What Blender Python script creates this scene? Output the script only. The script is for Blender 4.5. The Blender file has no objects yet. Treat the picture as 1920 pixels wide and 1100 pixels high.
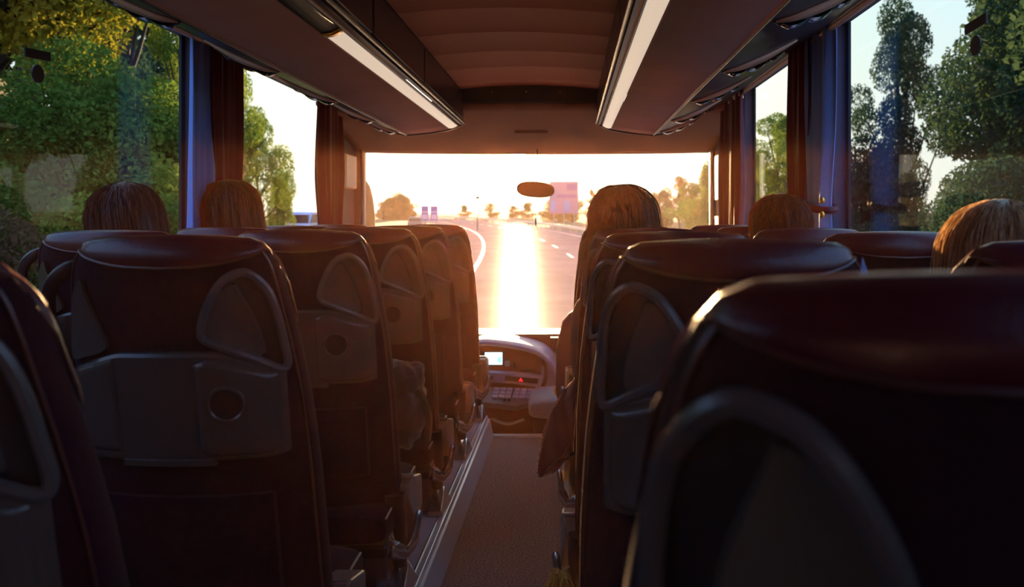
import bpy, bmesh, math, random
import numpy as np
from mathutils import Vector, Matrix, noise
C = bpy.context.scene.collection
PI = math.pi
random.seed(7)
EXPOSURE = 1.12
SKY_BACK_HOR = (.30, .39, .62); SKY_FRONT_HOR = (.52, .47, .37)
SKY_BACK_ZEN = (.24, .40, .85); SKY_FRONT_ZEN = (.26, .56, .64)
SKY_GLOWS = [(12, (.20, .15, .06)), (60, (1.8, 1.5, 1.0)), (500, (5, 3.6, 1.4)), (6000, (14, 9, 3))]
SUN_E = 9.0; SUN_COL = (1.0, .60, .28)
VEIL = .026
GLARE_COL = (1.0, .78, .58); GLARE_E = .30
LORRY = False
HAZE = .0014; HAZE_G = .80; HAZE_COL = (1, .36, .20)
CZ = 1.24                      # eye height above the aisle floor (aisle floor is z = 0)
FPX = 1650.0                   # focal length in pixels of the 1920 x 1100 frame

# ------------------------------------------------------------------ camera
cam_d = bpy.data.cameras.new('camera')
cam = bpy.data.objects.new('camera', cam_d); C.objects.link(cam)
cam.location = (0, 0, CZ); cam.rotation_euler = (PI/2, 0, 0)
cam_d.sensor_width = 36.0; cam_d.sensor_fit = 'HORIZONTAL'
cam_d.lens = 36.0*FPX/1920
cam_d.shift_x = -(1068-960)/1920.0
cam_d.shift_y = -(550-410)/1920.0
cam_d.clip_start = 0.02; cam_d.clip_end = 3000
cam_d.dof.use_dof = True; cam_d.dof.focus_distance = 2.9
cam_d.dof.aperture_fstop = 4.5; cam_d.dof.aperture_blades = 6
bpy.context.scene.camera = cam

# ------------------------------------------------------------------ colour management
sc = bpy.context.scene
sc.view_settings.view_transform = 'Standard'
sc.view_settings.look = 'None'
sc.view_settings.gamma = 1.0
sc.view_settings.use_curve_mapping = False
sc.view_settings.exposure = EXPOSURE
sc.cycles.use_denoising = True
sc.cycles.max_bounces = 10
sc.cycles.diffuse_bounces = 4
sc.cycles.glossy_bounces = 4
sc.cycles.transparent_max_bounces = 24
sc.cycles.sample_clamp_indirect = 6.0
sc.cycles.sample_clamp_direct = 60.0
sc.cycles.volume_bounces = 0

# ------------------------------------------------------------------ sky and sun
SUN = Vector(((972-1068)/FPX, 1.0, (410-295)/FPX)).normalized()
W = bpy.data.worlds.new('evening_sky'); sc.world = W; W.use_nodes = True
nt = W.node_tree; nt.nodes.clear()
def wn(t, **k):
    n = nt.nodes.new(t)
    for a, b in k.items(): setattr(n, a, b)
    return n
def wmath(op, a, b=None, clamp=False):
    n = wn('ShaderNodeMath', operation=op); n.use_clamp = clamp
    for i, v in enumerate((a, b)):
        if v is None: continue
        if isinstance(v, (int, float)): n.inputs[i].default_value = v
        else: nt.links.new(v, n.inputs[i])
    return n.outputs[0]
def wmix(f, a, b, mode='MIX'):
    n = wn('ShaderNodeMix', data_type='RGBA', blend_type=mode)
    for s, v in ((0, f), (6, a), (7, b)):
        if isinstance(v, (int, float)): n.inputs[s].default_value = v
        elif isinstance(v, tuple): n.inputs[s].default_value = (*v, 1)
        else: nt.links.new(v, n.inputs[s])
    return n.outputs[2]
tc = wn('ShaderNodeTexCoord')
dn = wn('ShaderNodeVectorMath', operation='NORMALIZE'); nt.links.new(tc.outputs['Generated'], dn.inputs[0])
dp = wn('ShaderNodeVectorMath', operation='DOT_PRODUCT'); nt.links.new(dn.outputs[0], dp.inputs[0]); dp.inputs[1].default_value = SUN
dot = dp.outputs['Value']
sep = wn('ShaderNodeSeparateXYZ'); nt.links.new(dn.outputs[0], sep.inputs[0])
el = wmath('MAXIMUM', sep.outputs[2], 0.0)
e1 = wmath('POWER', wmath('MULTIPLY', el, 1.5, True), 0.8)
front = wmath('POWER', wmath('MULTIPLY', wmath('ADD', dot, 1.0), 0.5, True), 3.0)
hor = wmix(front, SKY_BACK_HOR, SKY_FRONT_HOR)
zen = wmix(front, SKY_BACK_ZEN, SKY_FRONT_ZEN)
base = wmix(e1, hor, zen)
dpos = wmath('MAXIMUM', dot, 0.0)
def glow(p, col, prev):
    f = wmath('POWER', dpos, p)
    sc_ = wn('ShaderNodeVectorMath', operation='SCALE'); sc_.inputs[0].default_value = col; nt.links.new(f, sc_.inputs['Scale'])
    ad = wn('ShaderNodeVectorMath', operation='ADD'); nt.links.new(prev, ad.inputs[0]); nt.links.new(sc_.outputs[0], ad.inputs[1])
    return ad.outputs[0]
s = base
for p, col in SKY_GLOWS: s = glow(p, col, s)
disc = wmath('GREATER_THAN', dot, math.cos(math.radians(0.42)))
sv = wn('ShaderNodeVectorMath', operation='SCALE'); sv.inputs[0].default_value = (260, 190, 90); nt.links.new(disc, sv.inputs['Scale'])
sa = wn('ShaderNodeVectorMath', operation='ADD'); nt.links.new(s, sa.inputs[0]); nt.links.new(sv.outputs[0], sa.inputs[1])
bg = wn('ShaderNodeBackground'); nt.links.new(sa.outputs[0], bg.inputs[0]); bg.inputs[1].default_value = 1.0
wo = wn('ShaderNodeOutputWorld'); nt.links.new(bg.outputs[0], wo.inputs[0])

sun_d = bpy.data.lights.new('low_sun', 'SUN'); sun = bpy.data.objects.new('low_sun', sun_d); C.objects.link(sun)
sun_d.energy = SUN_E; sun_d.color = SUN_COL; sun_d.angle = math.radians(0.8)
sun.rotation_euler = SUN.to_track_quat('Z', 'Y').to_euler(); sun.location = (0, 12, 8)

# ------------------------------------------------------------------ materials
MATS = {}
def mat(name, col, rough=0.5, metal=0.0, bump=None, var=None, sheen=0.0, coat=0.0, emit=None, spec=0.5, dirt=None):
    if name in MATS: return MATS[name]
    m = bpy.data.materials.new(name); m.use_nodes = True; t = m.node_tree
    b = t.nodes['Principled BSDF']
    b.inputs['Base Color'].default_value = (*col, 1); b.inputs['Roughness'].default_value = rough
    b.inputs['Metallic'].default_value = metal; b.inputs['Sheen Weight'].default_value = sheen
    b.inputs['Coat Weight'].default_value = coat; b.inputs['Coat Roughness'].default_value = 0.15
    b.inputs['Specular IOR Level'].default_value = spec
    tcn = t.nodes.new('ShaderNodeTexCoord')
    if var:                                    # (scale, second colour)
        n = t.nodes.new('ShaderNodeTexNoise'); n.inputs['Scale'].default_value = var[0]; n.inputs['Detail'].default_value = 5
        t.links.new(tcn.outputs['Object'], n.inputs['Vector'])
        r = t.nodes.new('ShaderNodeValToRGB'); r.color_ramp.elements[0].position = .35; r.color_ramp.elements[1].position = .65
        r.color_ramp.elements[0].color = (*col, 1); r.color_ramp.elements[1].color = (*var[1], 1)
        t.links.new(n.outputs['Fac'], r.inputs[0]); t.links.new(r.outputs[0], b.inputs['Base Color'])
    if bump:                                   # (scale, strength)
        n = t.nodes.new('ShaderNodeTexNoise'); n.inputs['Scale'].default_value = bump[0]; n.inputs['Detail'].default_value = 3
        t.links.new(tcn.outputs['Object'], n.inputs['Vector'])
        bp = t.nodes.new('ShaderNodeBump'); bp.inputs['Strength'].default_value = bump[1]; bp.inputs['Distance'].default_value = 0.004
        t.links.new(n.outputs['Fac'], bp.inputs['Height']); t.links.new(bp.outputs[0], b.inputs['Normal'])
    if emit:
        b.inputs['Emission Color'].default_value = (*emit[0], 1); b.inputs['Emission Strength'].default_value = emit[1]
    MATS[name] = m
    return m
def leafmat(name, c1, c2, trans=0.35, scale=0.5):
    m = bpy.data.materials.new(name); m.use_nodes = True; t = m.node_tree; t.nodes.clear()
    o = t.nodes.new('ShaderNodeOutputMaterial'); d = t.nodes.new('ShaderNodeBsdfDiffuse'); tr = t.nodes.new('ShaderNodeBsdfTranslucent')
    mx = t.nodes.new('ShaderNodeMixShader'); mx.inputs[0].default_value = trans
    tcn = t.nodes.new('ShaderNodeTexCoord'); n = t.nodes.new('ShaderNodeTexNoise'); n.inputs['Scale'].default_value = scale; n.inputs['Detail'].default_value = 4
    r = t.nodes.new('ShaderNodeValToRGB'); r.color_ramp.elements[0].position = .38; r.color_ramp.elements[1].position = .62
    r.color_ramp.elements[0].color = (*c1, 1); r.color_ramp.elements[1].color = (*c2, 1)
    t.links.new(tcn.outputs['Object'], n.inputs['Vector']); t.links.new(n.outputs['Fac'], r.inputs[0])
    t.links.new(r.outputs[0], d.inputs[0]); t.links.new(r.outputs[0], tr.inputs[0])
    t.links.new(d.outputs[0], mx.inputs[1]); t.links.new(tr.outputs[0], mx.inputs[2]); t.links.new(mx.outputs[0], o.inputs[0])
    return m
def glassmat(name, tint, refl=1.0, veil=0.0, veilcol=(1, .9, .75)):
    m = bpy.data.materials.new(name); m.use_nodes = True; t = m.node_tree; t.nodes.clear()
    o = t.nodes.new('ShaderNodeOutputMaterial'); tp = t.nodes.new('ShaderNodeBsdfTransparent'); tp.inputs[0].default_value = (*tint, 1)
    g = t.nodes.new('ShaderNodeBsdfGlossy'); g.inputs['Roughness'].default_value = 0.0
    f = t.nodes.new('ShaderNodeFresnel'); f.inputs[0].default_value = 1.5
    ml = t.nodes.new('ShaderNodeMath'); ml.operation = 'MULTIPLY'; ml.inputs[1].default_value = refl; ml.use_clamp = True
    ge = t.nodes.new('ShaderNodeNewGeometry'); mr = t.nodes.new('ShaderNodeMapRange')      # same reflectance from both faces of the pane
    mr.inputs['To Min'].default_value = 1.5; mr.inputs['To Max'].default_value = 1/1.5
    t.links.new(ge.outputs['Backfacing'], mr.inputs['Value']); t.links.new(mr.outputs[0], f.inputs[0])
    t.links.new(f.outputs[0], ml.inputs[0])
    mx = t.nodes.new('ShaderNodeMixShader'); t.links.new(ml.outputs[0], mx.inputs[0])
    first = tp.outputs[0]
    if veil:
        tl = t.nodes.new('ShaderNodeBsdfTranslucent'); tl.inputs[0].default_value = (*veilcol, 1)
        m2 = t.nodes.new('ShaderNodeMixShader'); m2.inputs[0].default_value = veil
        t.links.new(tp.outputs[0], m2.inputs[1]); t.links.new(tl.outputs[0], m2.inputs[2]); first = m2.outputs[0]
    t.links.new(first, mx.inputs[1]); t.links.new(g.outputs[0], mx.inputs[2]); t.links.new(mx.outputs[0], o.inputs[0])
    return m

# ------------------------------------------------------------------ mesh helpers
class MB:
    def __init__(s): s.v = []; s.f = []; s.m = []; s.mi = 0
    def add(s, vs, fs):
        k = len(s.v); s.v += [tuple(p) for p in vs]; s.f += [tuple(i+k for i in f) for f in fs]; s.m += [s.mi]*len(fs); return s
    def box(s, x0, x1, y0, y1, z0, z1, M=None):
        vs = [Vector((x, y, z)) for z in (z0, z1) for y in (y0, y1) for x in (x0, x1)]
        if M is not None: vs = [M @ p for p in vs]
        return s.add(vs, [(0, 2, 3, 1), (4, 5, 7, 6), (0, 1, 5, 4), (2, 6, 7, 3), (0, 4, 6, 2), (1, 3, 7, 5)])
    def grid(s, fn, us, vs_, cu=False, caps=False):
        nu, nv = len(us), len(vs_); P = [fn(u, v) for v in vs_ for u in us]; F = []
        for j in range(nv-1):
            for i in range(nu if cu else nu-1):
                a = j*nu+i; b = j*nu+(i+1) % nu; F.append((a, b, b+nu, a+nu))
        if caps and cu: F.append(tuple(range(nu))[::-1]); F.append(tuple(range((nv-1)*nu, nv*nu)))
        return s.add(P, F)
    def tube(s, pts, r, n=8, closed=False, cap=True, flat=1.0):
        pts = [Vector(p) for p in pts]; N = len(pts); rr = r if isinstance(r, (list, tuple)) else [r]*N
        up = None; P = []
        for i in range(N):
            a = pts[(i-1) % N] if (closed or i > 0) else pts[i]; b = pts[(i+1) % N] if (closed or i < N-1) else pts[i]
            d = (b-a).normalized() if (b-a).length > 1e-9 else Vector((0, 0, 1))
            if up is None: up = Vector((0, 0, 1)) if abs(d.z) < .9 else Vector((1, 0, 0))
            sd = d.cross(up).normalized(); up = sd.cross(d).normalized()
            for k in range(n):
                t = 2*PI*k/n; P.append(pts[i]+(sd*math.cos(t)+up*math.sin(t)*flat)*rr[i])
        F = []
        for i in range(N if closed else N-1):
            for k in range(n):
                a = i*n+k; b = i*n+(k+1) % n; c = ((i+1) % N)*n+k; d_ = ((i+1) % N)*n+(k+1) % n; F.append((a, b, d_, c))
        if cap and not closed: F.append(tuple(range(n))[::-1]); F.append(tuple(range((N-1)*n, N*n)))
        return s.add(P, F)
    def ell(s, c, r, nu=16, nv=10, M=None):
        c = Vector(c)
        def fn(u, v):
            p = Vector((r[0]*math.cos(u)*math.sin(v), r[1]*math.sin(u)*math.sin(v), r[2]*math.cos(v)))
            if M is not None: p = M @ p
            return c+p
        return s.grid(fn, [2*PI*i/nu for i in range(nu)], [0.02+(PI-.04)*j/nv for j in range(nv+1)], cu=True, caps=True)
    def prism(s, poly, axis, a, b):
        n = len(poly)
        def P(p, t): return {'x': (t, p[0], p[1]), 'y': (p[0], t, p[1]), 'z': (p[0], p[1], t)}[axis]
        vs = [P(p, a) for p in poly]+[P(p, b) for p in poly]
        F = [(i, (i+1) % n, (i+1) % n+n, i+n) for i in range(n)]+[tuple(range(n))[::-1], tuple(range(n, 2*n))]
        return s.add(vs, F)
    def build(s, name, m, parent=None, smooth=True, bevel=0, subsurf=0, solid=0, loc=None, seg=2):
        me = bpy.data.meshes.new(name); me.from_pydata(s.v, [], s.f)
        ms = m if isinstance(m, (list, tuple)) else [m]
        for x in ms: me.materials.append(x)
        if len(ms) > 1:
            for p, i in zip(me.polygons, s.m): p.material_index = i
        b = bmesh.new(); b.from_mesh(me); bmesh.ops.recalc_face_normals(b, faces=b.faces); b.to_mesh(me); b.free()
        if smooth:
            me.polygons.foreach_set('use_smooth', [True]*len(me.polygons))
        o = bpy.data.objects.new(name, me); C.objects.link(o)
        if loc: o.location = loc
        if parent: o.parent = parent
        if solid:
            md = o.modifiers.new('solid', 'SOLIDIFY'); md.thickness = solid; md.offset = 0
        if bevel:
            md = o.modifiers.new('bevel', 'BEVEL'); md.width = bevel; md.segments = seg; md.limit_method = 'ANGLE'; md.harden_normals = False
        if subsurf:
            md = o.modifiers.new('sub', 'SUBSURF'); md.levels = subsurf; md.render_levels = subsurf
        if smooth and not subsurf:
            try:
                me.set_sharp_from_angle(angle=math.radians(38))
            except Exception: pass
        return o
def thing(name, label, cat, loc=(0, 0, 0), rz=0, group=None):
    o = bpy.data.objects.new(name, None); C.objects.link(o); o.empty_display_size = .1
    o.location = loc; o.rotation_euler = (0, 0, rz); o['label'] = label; o['category'] = cat
    if group: o['group'] = group
    return o
def tag(o, label, cat, group=None, kind=None):
    o['label'] = label; o['category'] = cat
    if group: o['group'] = group
    if kind: o['kind'] = kind
    return o
def struct(o, label=None):
    o['kind'] = 'structure'
    if label: o['label'] = label
    return o
KIDS = {}
def copy_tree(o, parent=None):
    c = o.copy(); C.objects.link(c)
    if parent: c.parent = parent
    for ch in list(o.children): copy_tree(ch, c)
    return c
def lin(a, b, n): return [a+(b-a)*i/(n-1) for i in range(n)]
def interp(x, xs, ys): return float(np.interp(x, xs, ys))
def bez(pts, n=24, closed=False):        # Catmull-Rom through points
    pts = [Vector(p) for p in pts]; N = len(pts); out = []
    segs = N if closed else N-1
    for i in range(segs):
        p0 = pts[(i-1) % N] if closed or i > 0 else pts[i]; p1 = pts[i]; p2 = pts[(i+1) % N]
        p3 = pts[(i+2) % N] if closed or i < N-2 else pts[i+1]
        for k in range(n):
            t = k/n
            out.append(.5*((2*p1)+(p2-p0)*t+(2*p0-5*p1+4*p2-p3)*t*t+(3*p1-p0-3*p2+p3)*t**3))
    if not closed: out.append(pts[-1])
    return out

fabric = mat('seat_fabric', (.018, .003, .008), .85, bump=(420, .35), var=(60, (.024, .005, .011)), sheen=.05, spec=.12)
leather = mat('maroon_leather', (.062, .002, .013), .32, bump=(260, .12), coat=.15)
piping = mat('seat_piping', (.06, .02, .018), .3)
plastic = mat('grey_plastic', (.066, .052, .043), .27, bump=(500, .05))
plastic2 = mat('lighter_grey_plastic', (.075, .065, .064), .24)
darkplastic = mat('dark_plastic', (.012, .010, .014), .35)
silver = mat('silver_plastic', (.55, .54, .55), .25, metal=.75)
alu = mat('brushed_aluminium', (.70, .74, .84), .30, metal=.35, bump=(90, .05))
carpet = mat('aisle_carpet', (.50, .38, .34), .95, bump=(300, 1.0), var=(140, (.20, .13, .10)))
podium_m = mat('podium_covering', (.03, .025, .03), .8, bump=(300, .3))
wallm = mat('side_lining', (.16, .12, .15), .6, bump=(200, .1))
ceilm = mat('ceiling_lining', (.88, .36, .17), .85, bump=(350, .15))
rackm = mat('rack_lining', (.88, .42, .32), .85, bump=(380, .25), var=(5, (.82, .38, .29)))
rackdark = mat('rack_dark_plastic', (.05, .04, .055), .3)
rubber = mat('window_rubber', (.01, .01, .012), .5)
cream = mat('cream_trim', (.75, .68, .55), .4)
copper = mat('warm_trim', (.85, .50, .34), .35, metal=.2)
# ------------------------------------------------------------------ the coach body
XC = -0.235                    # centre line of the aisle
XL, XR = -1.48, 1.0            # side walls, inside
YB, YF = -2.2, 6.15            # back wall and windscreen
SILL, WTOP = 1.02, 1.965
o = struct(MB().box(-.46, -.005, YB, 5.02, -.04, 0).build('floor', carpet, smooth=False))
o = struct(MB().box(XL-.05, XR+.05, 5.02, 6.6, -.42, -.36).build('floor', mat('cab_floor', (.06, .03, .03), .7), smooth=False))
struct(MB().box(-.5, .0, 5.0, 5.03, -.4, -.002).build('trim_1', mat('step_riser', (.05, .03, .03), .6), smooth=False))
struct(MB().box(-.455, -.01, 4.985, 5.035, -.002, .012).build('trim_2', mat('step_edge', (.85, .80, .72), .35), bevel=.004))
for nm, x0, x1 in (('floor', XL-.05, -.47), ('floor', .015, XR+.05)):
    struct(MB().box(x0, x1, YB, 4.98, -.05, .12).build(nm, podium_m, smooth=False))
# aluminium rails along the podium edges
for s_, x in ((-1, -.47), (1, .015)):
    mb = MB(); sg = -s_
    prof = [(x, .0), (x+sg*.035, .0), (x+sg*.04, .01), (x+sg*.018, .105), (x+sg*.008, .112), (x+sg*.004, .126), (x-sg*.085, .128), (x-sg*.085, .118), (x, .118)]
    mb.prism(prof, 'y', YB+.1, 4.99); t = thing('seat_rail', 'silver metal rail along the edge of the seat platform '+('opposite the driver side' if s_ < 0 else 'on the driver side'), 'rail')
    mb.build('rail_profile', alu, t, smooth=False, bevel=.002)
    MB().box(x-sg*.020-.002, x-sg*.020+.002, YB+.1, 4.985, .128, .131).build('slot', mat('bright_edge', (.9, .9, .9), .15, metal=.9), t, smooth=False)

def pane(x, y0, y1, z0, z1):
    return MB().box(x-.003, x+.003, y0, y1, z0, z1)
gl_side = glassmat('tinted_side_glass', (.93, .96, .96), refl=.34)
gl_front = glassmat('windscreen_glass', (.97, .97, .97), refl=.5, veil=VEIL, veilcol=(1, .84, .62))  # translucent share added to the windscreen for a glare whiteout
# lower walls, upper rail above the windows
for nm, x, o_ in (('wall_left', XL, -1), ('wall_right', XR, 1)):
    mb = MB(); WT = WTOP+(.025 if o_ > 0 else 0)
    a, b = sorted((x, x+o_*.07))
    mb.box(a, b, YB, 6.35, -.42, SILL)                     # below the glass
    mb.box(a, b, YB, 6.1, WT, 2.30)
    struct(mb.build(nm, wallm, smooth=False))
    a, b = sorted((x-o_*.05, x+o_*.02))
    struct(MB().box(a, b, YB, 6.0, SILL-.03, SILL+.012).build('trim_3', plastic, bevel=.006))
PL = [-.9, .18, 1.74, 3.51, 5.50]; PR = [-.9, .10, 1.72, 3.36, 5.06]
nwin = 0
for x, o_, PP in ((XL, -1, PL), (XR, 1, PR)):
    for p in PP:
        a, b = sorted((x-o_*.0, x+o_*.06))
        mb = MB().box(a, b, p, p+.11, SILL-.02, WTOP+.02)
        struct(mb.build('trim_4', wallm, bevel=.008))
        a, b = sorted((x+o_*.055, x+o_*.065))
        struct(MB().box(a, b, p-.03, p+.14, SILL-.02, WTOP+.02).build('trim_5', rubber, smooth=False))
    ends = PP+[6.0]
    a, b = sorted((x, x+o_*.07)); struct(MB().box(a, b, YB, PP[0]+.05, SILL-.02, WTOP+.03).build('rear_light_block', wallm, smooth=False))  # unseen windowless rear side, added to cut light from behind
    for i in range(len(ends)-1):
        nwin += 1
        y0 = ends[i]+.10; y1 = ends[i+1]+.01
        struct(pane(x+o_*.05, y0, y1, SILL-.01, WTOP+.035).build('window_%d' % nwin, gl_side, smooth=False))
# back wall
struct(MB().box(XL-.07, XR+.07, YB-.06, YB, -.1, 2.3).build('wall_back', wallm, smooth=False))
# ceiling: shallow arch with transverse seams between the racks, plus the dark cross band and the slope down to the windscreen
mb = MB()
def ceil_z(x): return 2.035-.03*((x-XC)/.46)**2
ys = [YB]
while ys[-1] < 5.1: ys.append(min(ys[-1]+.42, 5.2))
for a, b in zip(ys[:-1], ys[1:]):
    mb.grid(lambda u, v, a=a, b=b: (XC+u, v, ceil_z(XC+u)+(-.0022 if v in (a, b) else 0)), lin(-.60, .60, 13), [a, a+.006, b-.006, b])
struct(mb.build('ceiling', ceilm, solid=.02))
mb = MB(); mb.box(XL-.05, XR+.05, YB, 6.2, 2.22, 2.30)
struct(mb.build('ceiling', wallm, smooth=False))
mb = MB(); mb.box(XC-.50, XC+.50, 5.17, 5.24, 1.925, 2.06)
bandm = mat('dark_cross_band', (.045, .035, .02), .45)
o = mb.build('trim_6', bandm, bevel=.012); struct(o)
mb = MB()
for x in (XC-.22, XC-.02, XC+.18): mb.ell((x, 5.165, 1.985), (.007, .006, .007), 10, 6)
mb.build('stud', silver, o)
# header over the windscreen
def header(u, v):
    # v 0..1 from the band forward; u across
    x = XL-.02+(XR-XL+.04)*u
    cx = abs(x-XC)/1.24
    y = 5.2+.90*v
    z = 1.93+(1.715-1.93)*v**.85 - .012*(1-cx**2) + .05*max(0, cx-.86)*v
    if v > .97: z -= .004
    return (x, y+.0*cx, z)
mb = MB(); mb.grid(header, lin(0, 1, 33), lin(0, 1, 15))
headm = mat('header_lining', (.40, .20, .10), .8, bump=(350, .15))
o = struct(mb.build('wall_front', headm, solid=.03))
MB().box(XL, XR, 6.085, 6.16, 1.70, 1.78).build('lip', mat('header_lip', (.10, .07, .05), .6), o, bevel=.01)
def hz(x, y):
    v = min(1, max(0, (y-5.2)/.9)); return 1.93+(1.715-1.93)*v**.85
mb = MB().box(XC-.12, XC+.10, 5.58, 5.78, 1.78, 1.815); 
struct(mb.build('trim_7', headm, bevel=.02))
# windscreen, its pillars and the front wall below
mb = MB(); mb.grid(lambda u, v: (XL+.03+(XR-XL-.06)*u, 6.14+.14*math.sin(PI*u)+.10*(1-v), .40+1.36*v), lin(0, 1, 17), lin(0, 1, 7))
struct(mb.build('window_20', gl_front, solid=.006))
for x, o_ in ((XL, -1), (XR, 1)):
    mb = MB(); a, b = sorted((x, x-o_*.05))
    pi_ = .045 if o_ < 0 else 0.012
    mb.prism([(x+o_*.06, 6.05), (x-o_*pi_, 6.05), (x-o_*pi_, 6.12), (x-o_*pi_*.4, 6.24), (x+o_*.06, 6.24)], 'z', -.4, 1.80)
    struct(mb.build('trim_8', wallm, bevel=.01))
    a, b = sorted((x-o_*pi_, x-o_*(pi_+.020)))
    struct(MB().box(a, b, 6.06, 6.12, .3, 1.745).build('pillar_glint', cream, bevel=.008))  # cream strip paints in the bright reflecting edge of the pillar
    a, b = sorted((x, x+o_*.06))
    struct(MB().box(a, b, 5.68 if o_ > 0 else 5.62, 6.08, SILL-.02, WTOP).build('trim_10', wallm, bevel=.01))
struct(MB().box(XL-.05, XR+.05, 6.28, 6.36, -.45, .44).build('wall_front', wallm, smooth=False))

# ------------------------------------------------------------------ overhead racks, strip lights, service units
def rackpt(s_, d, z): return (XC+s_*d, z)
RF = 5.25
def make_rack(s_, where):
    t = thing('overhead_rack', where, 'luggage rack', (0, 0, 0), 0)
    # underside panel with rounded nose
    def sec(y):                      # lift of the section toward the nose
        if y <= RF: return 0
        return (y-RF)/.22
    Y = [YB, 0, 1, 2, 3, 4, 5, RF]
    P = [(.484, 1.776), (.60, 1.757), (.725, 1.744)]
    mb = MB(); mb.grid(lambda u, v: (XC+s_*P[u][0], v, P[u][1]), [0, 1, 2], Y)
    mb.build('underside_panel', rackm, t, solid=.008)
    # nose: rounded plastic end cap
    prof = [(.405, 1.99), (.405, 1.84), (.415, 1.798), (.484, 1.770), (.60, 1.750), (.735, 1.738), (.80, 1.752), (.92, 1.81), (1.05, 1.878), (1.17, 1.93)]
    def nose(u, v):
        a = v*PI/2; d, z = prof[u]
        cd = .78
        y = RF+.20*math.sin(a)*max(.15, 1-((d-cd)/.42)**2)**.5
        k = 1-math.cos(a)
        return (XC+s_*(d+(cd-d)*.12*k), y, z+(1.95-z)*k*.75)
    MB().grid(nose, list(range(len(prof))), lin(0, 1, 9)).build('rack_nose', plastic, t, solid=.008)
    MB().tube([nose(u, 0) for u in range(2, len(prof))], .007, 6).build('nose_rim', plastic2, t)
    # channel between the panel and the window head
    ch = [(.735, 1.735), (.742, 1.742), (.80, 1.757), (.90, 1.80), (1.0, 1.85), (1.10, 1.903), (1.15, 1.928), (1.165, 1.920), (1.185, 1.928), (1.20, 1.96), (1.235, 1.985)]
    MB().grid(lambda u, v: (XC+s_*ch[u][0], v, ch[u][1]), list(range(len(ch))), Y).build('service_channel', rackdark, t, solid=.006)
    MB().box(*sorted((XC+s_*.728, XC+s_*.736)), YB, RF, 1.738, 1.75).build('channel_edge', copper, t, smooth=False)
    MB().tube([(XC+s_*1.165, YB, 1.917), (XC+s_*1.165, RF-.1, 1.917)], .011, 8).build('curtain_track', copper, t)
    # inner side with compartment doors
    MB().box(*sorted((XC+s_*.405, XC+s_*.42)), YB, RF, 1.80, 2.03).build('inner_face', darkplastic, t, smooth=False)
    y = YB+.05
    while y < 5.0:
        y1 = min(y+.98, RF-.02)
        MB().box(*sorted((XC+s_*.398, XC+s_*.407)), y, y1, 1.835, 1.985).build('compartment_door', mat('rack_door', (.03, .022, .035), .3), t, bevel=.004)
        y += 1.0
    MB().tube([(XC+s_*.395, YB, 1.812), (XC+s_*.395, RF, 1.812)], .008, 8).build('grab_rail', plastic2, t)
    # service units
    for y in (-.78, -.02, .74, 1.48, 2.24, 3.0, 3.76, 4.5, 5.08):
        a = .80; b = 1.02
        mb = None
        def cr(u, v, y=y, w=.075, h=.030):
            # eye-shaped dome: u across the channel 0..1, v along the bus -1..1
            d = .75+.27*u; zz = interp(d, [c[0] for c in ch], [c[1] for c in ch])
            half = w*math.sin(PI*min(1, max(0, u)))**.7
            bow = .05*math.sin(PI*u*.9)
            return (XC+s_*d, y+bow+half*v, zz-.002-h*math.sin(PI*u)**.6*(1-v*v))
        mb = MB(); mb.grid(cr, lin(0, 1, 15), lin(-1, 1, 7)); vo = mb.build('reading_light_unit', darkplastic, t)
        mb = MB(); mb.grid(lambda u, v: tuple(Vector(cr(u, -1.0, w=.078))+Vector((0, -.004+.034*v*math.sin(PI*u)**.7, -.004-.016*math.sin(PI*u)*v))), lin(0.03, .97, 15), [0, 1])
        mb.build('lid_edge', copper, vo, solid=.006)
        mb = MB()
        for u0, u1 in ((.10, .34), (.38, .60), (.66, .82)): mb.grid(lambda u, v: tuple(Vector(cr(u, v))+Vector((0, 0, -.007*math.sin(PI*(u-u0)/(u1-u0))))), lin(u0, u1, 7), lin(-.45, .35, 5))
        mb.build('lamp_lens', mat('chrome', (.8, .8, .85), .08, metal=1), vo)
    return t
make_rack(-1, 'long luggage rack with brown fabric underside above the seats opposite the driver side')
make_rack(1, 'long luggage rack with brown fabric underside above the seats on the driver side')
lampm = mat('light_diffuser', (.85, .78, .70), .5, emit=(GLARE_COL, GLARE_E))  # weak emission stands in for glare reflected off the panels
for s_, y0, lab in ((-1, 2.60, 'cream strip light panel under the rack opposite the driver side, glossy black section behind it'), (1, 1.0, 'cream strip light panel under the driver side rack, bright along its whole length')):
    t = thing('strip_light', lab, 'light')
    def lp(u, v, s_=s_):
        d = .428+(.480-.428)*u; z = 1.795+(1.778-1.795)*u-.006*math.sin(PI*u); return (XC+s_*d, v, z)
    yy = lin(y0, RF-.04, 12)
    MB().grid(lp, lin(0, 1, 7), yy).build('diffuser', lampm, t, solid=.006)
    MB().tube([lp(0, y) for y in (YB, RF-.02)], .006, 6).build('light_frame', plastic2, t)
    MB().tube([lp(1, y) for y in (YB, RF-.02)], .003, 6).build('light_frame', darkplastic, t)
    MB().grid(lp, lin(0, 1, 5), [YB, y0-.06]).build('glossy_cover', mat('glossy_black', (.006, .005, .006), .55, spec=.05), t, solid=.006)
    MB().grid(lambda u, v, lp=lp: tuple(Vector(lp(u, v))+Vector((0, 0, -.004))), lin(0, 1, 5), [y0-.06, y0-.02]).build('end_cap', mat('amber_cap', (.9, .45, .05), .25, metal=.6), t, solid=.006)

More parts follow.
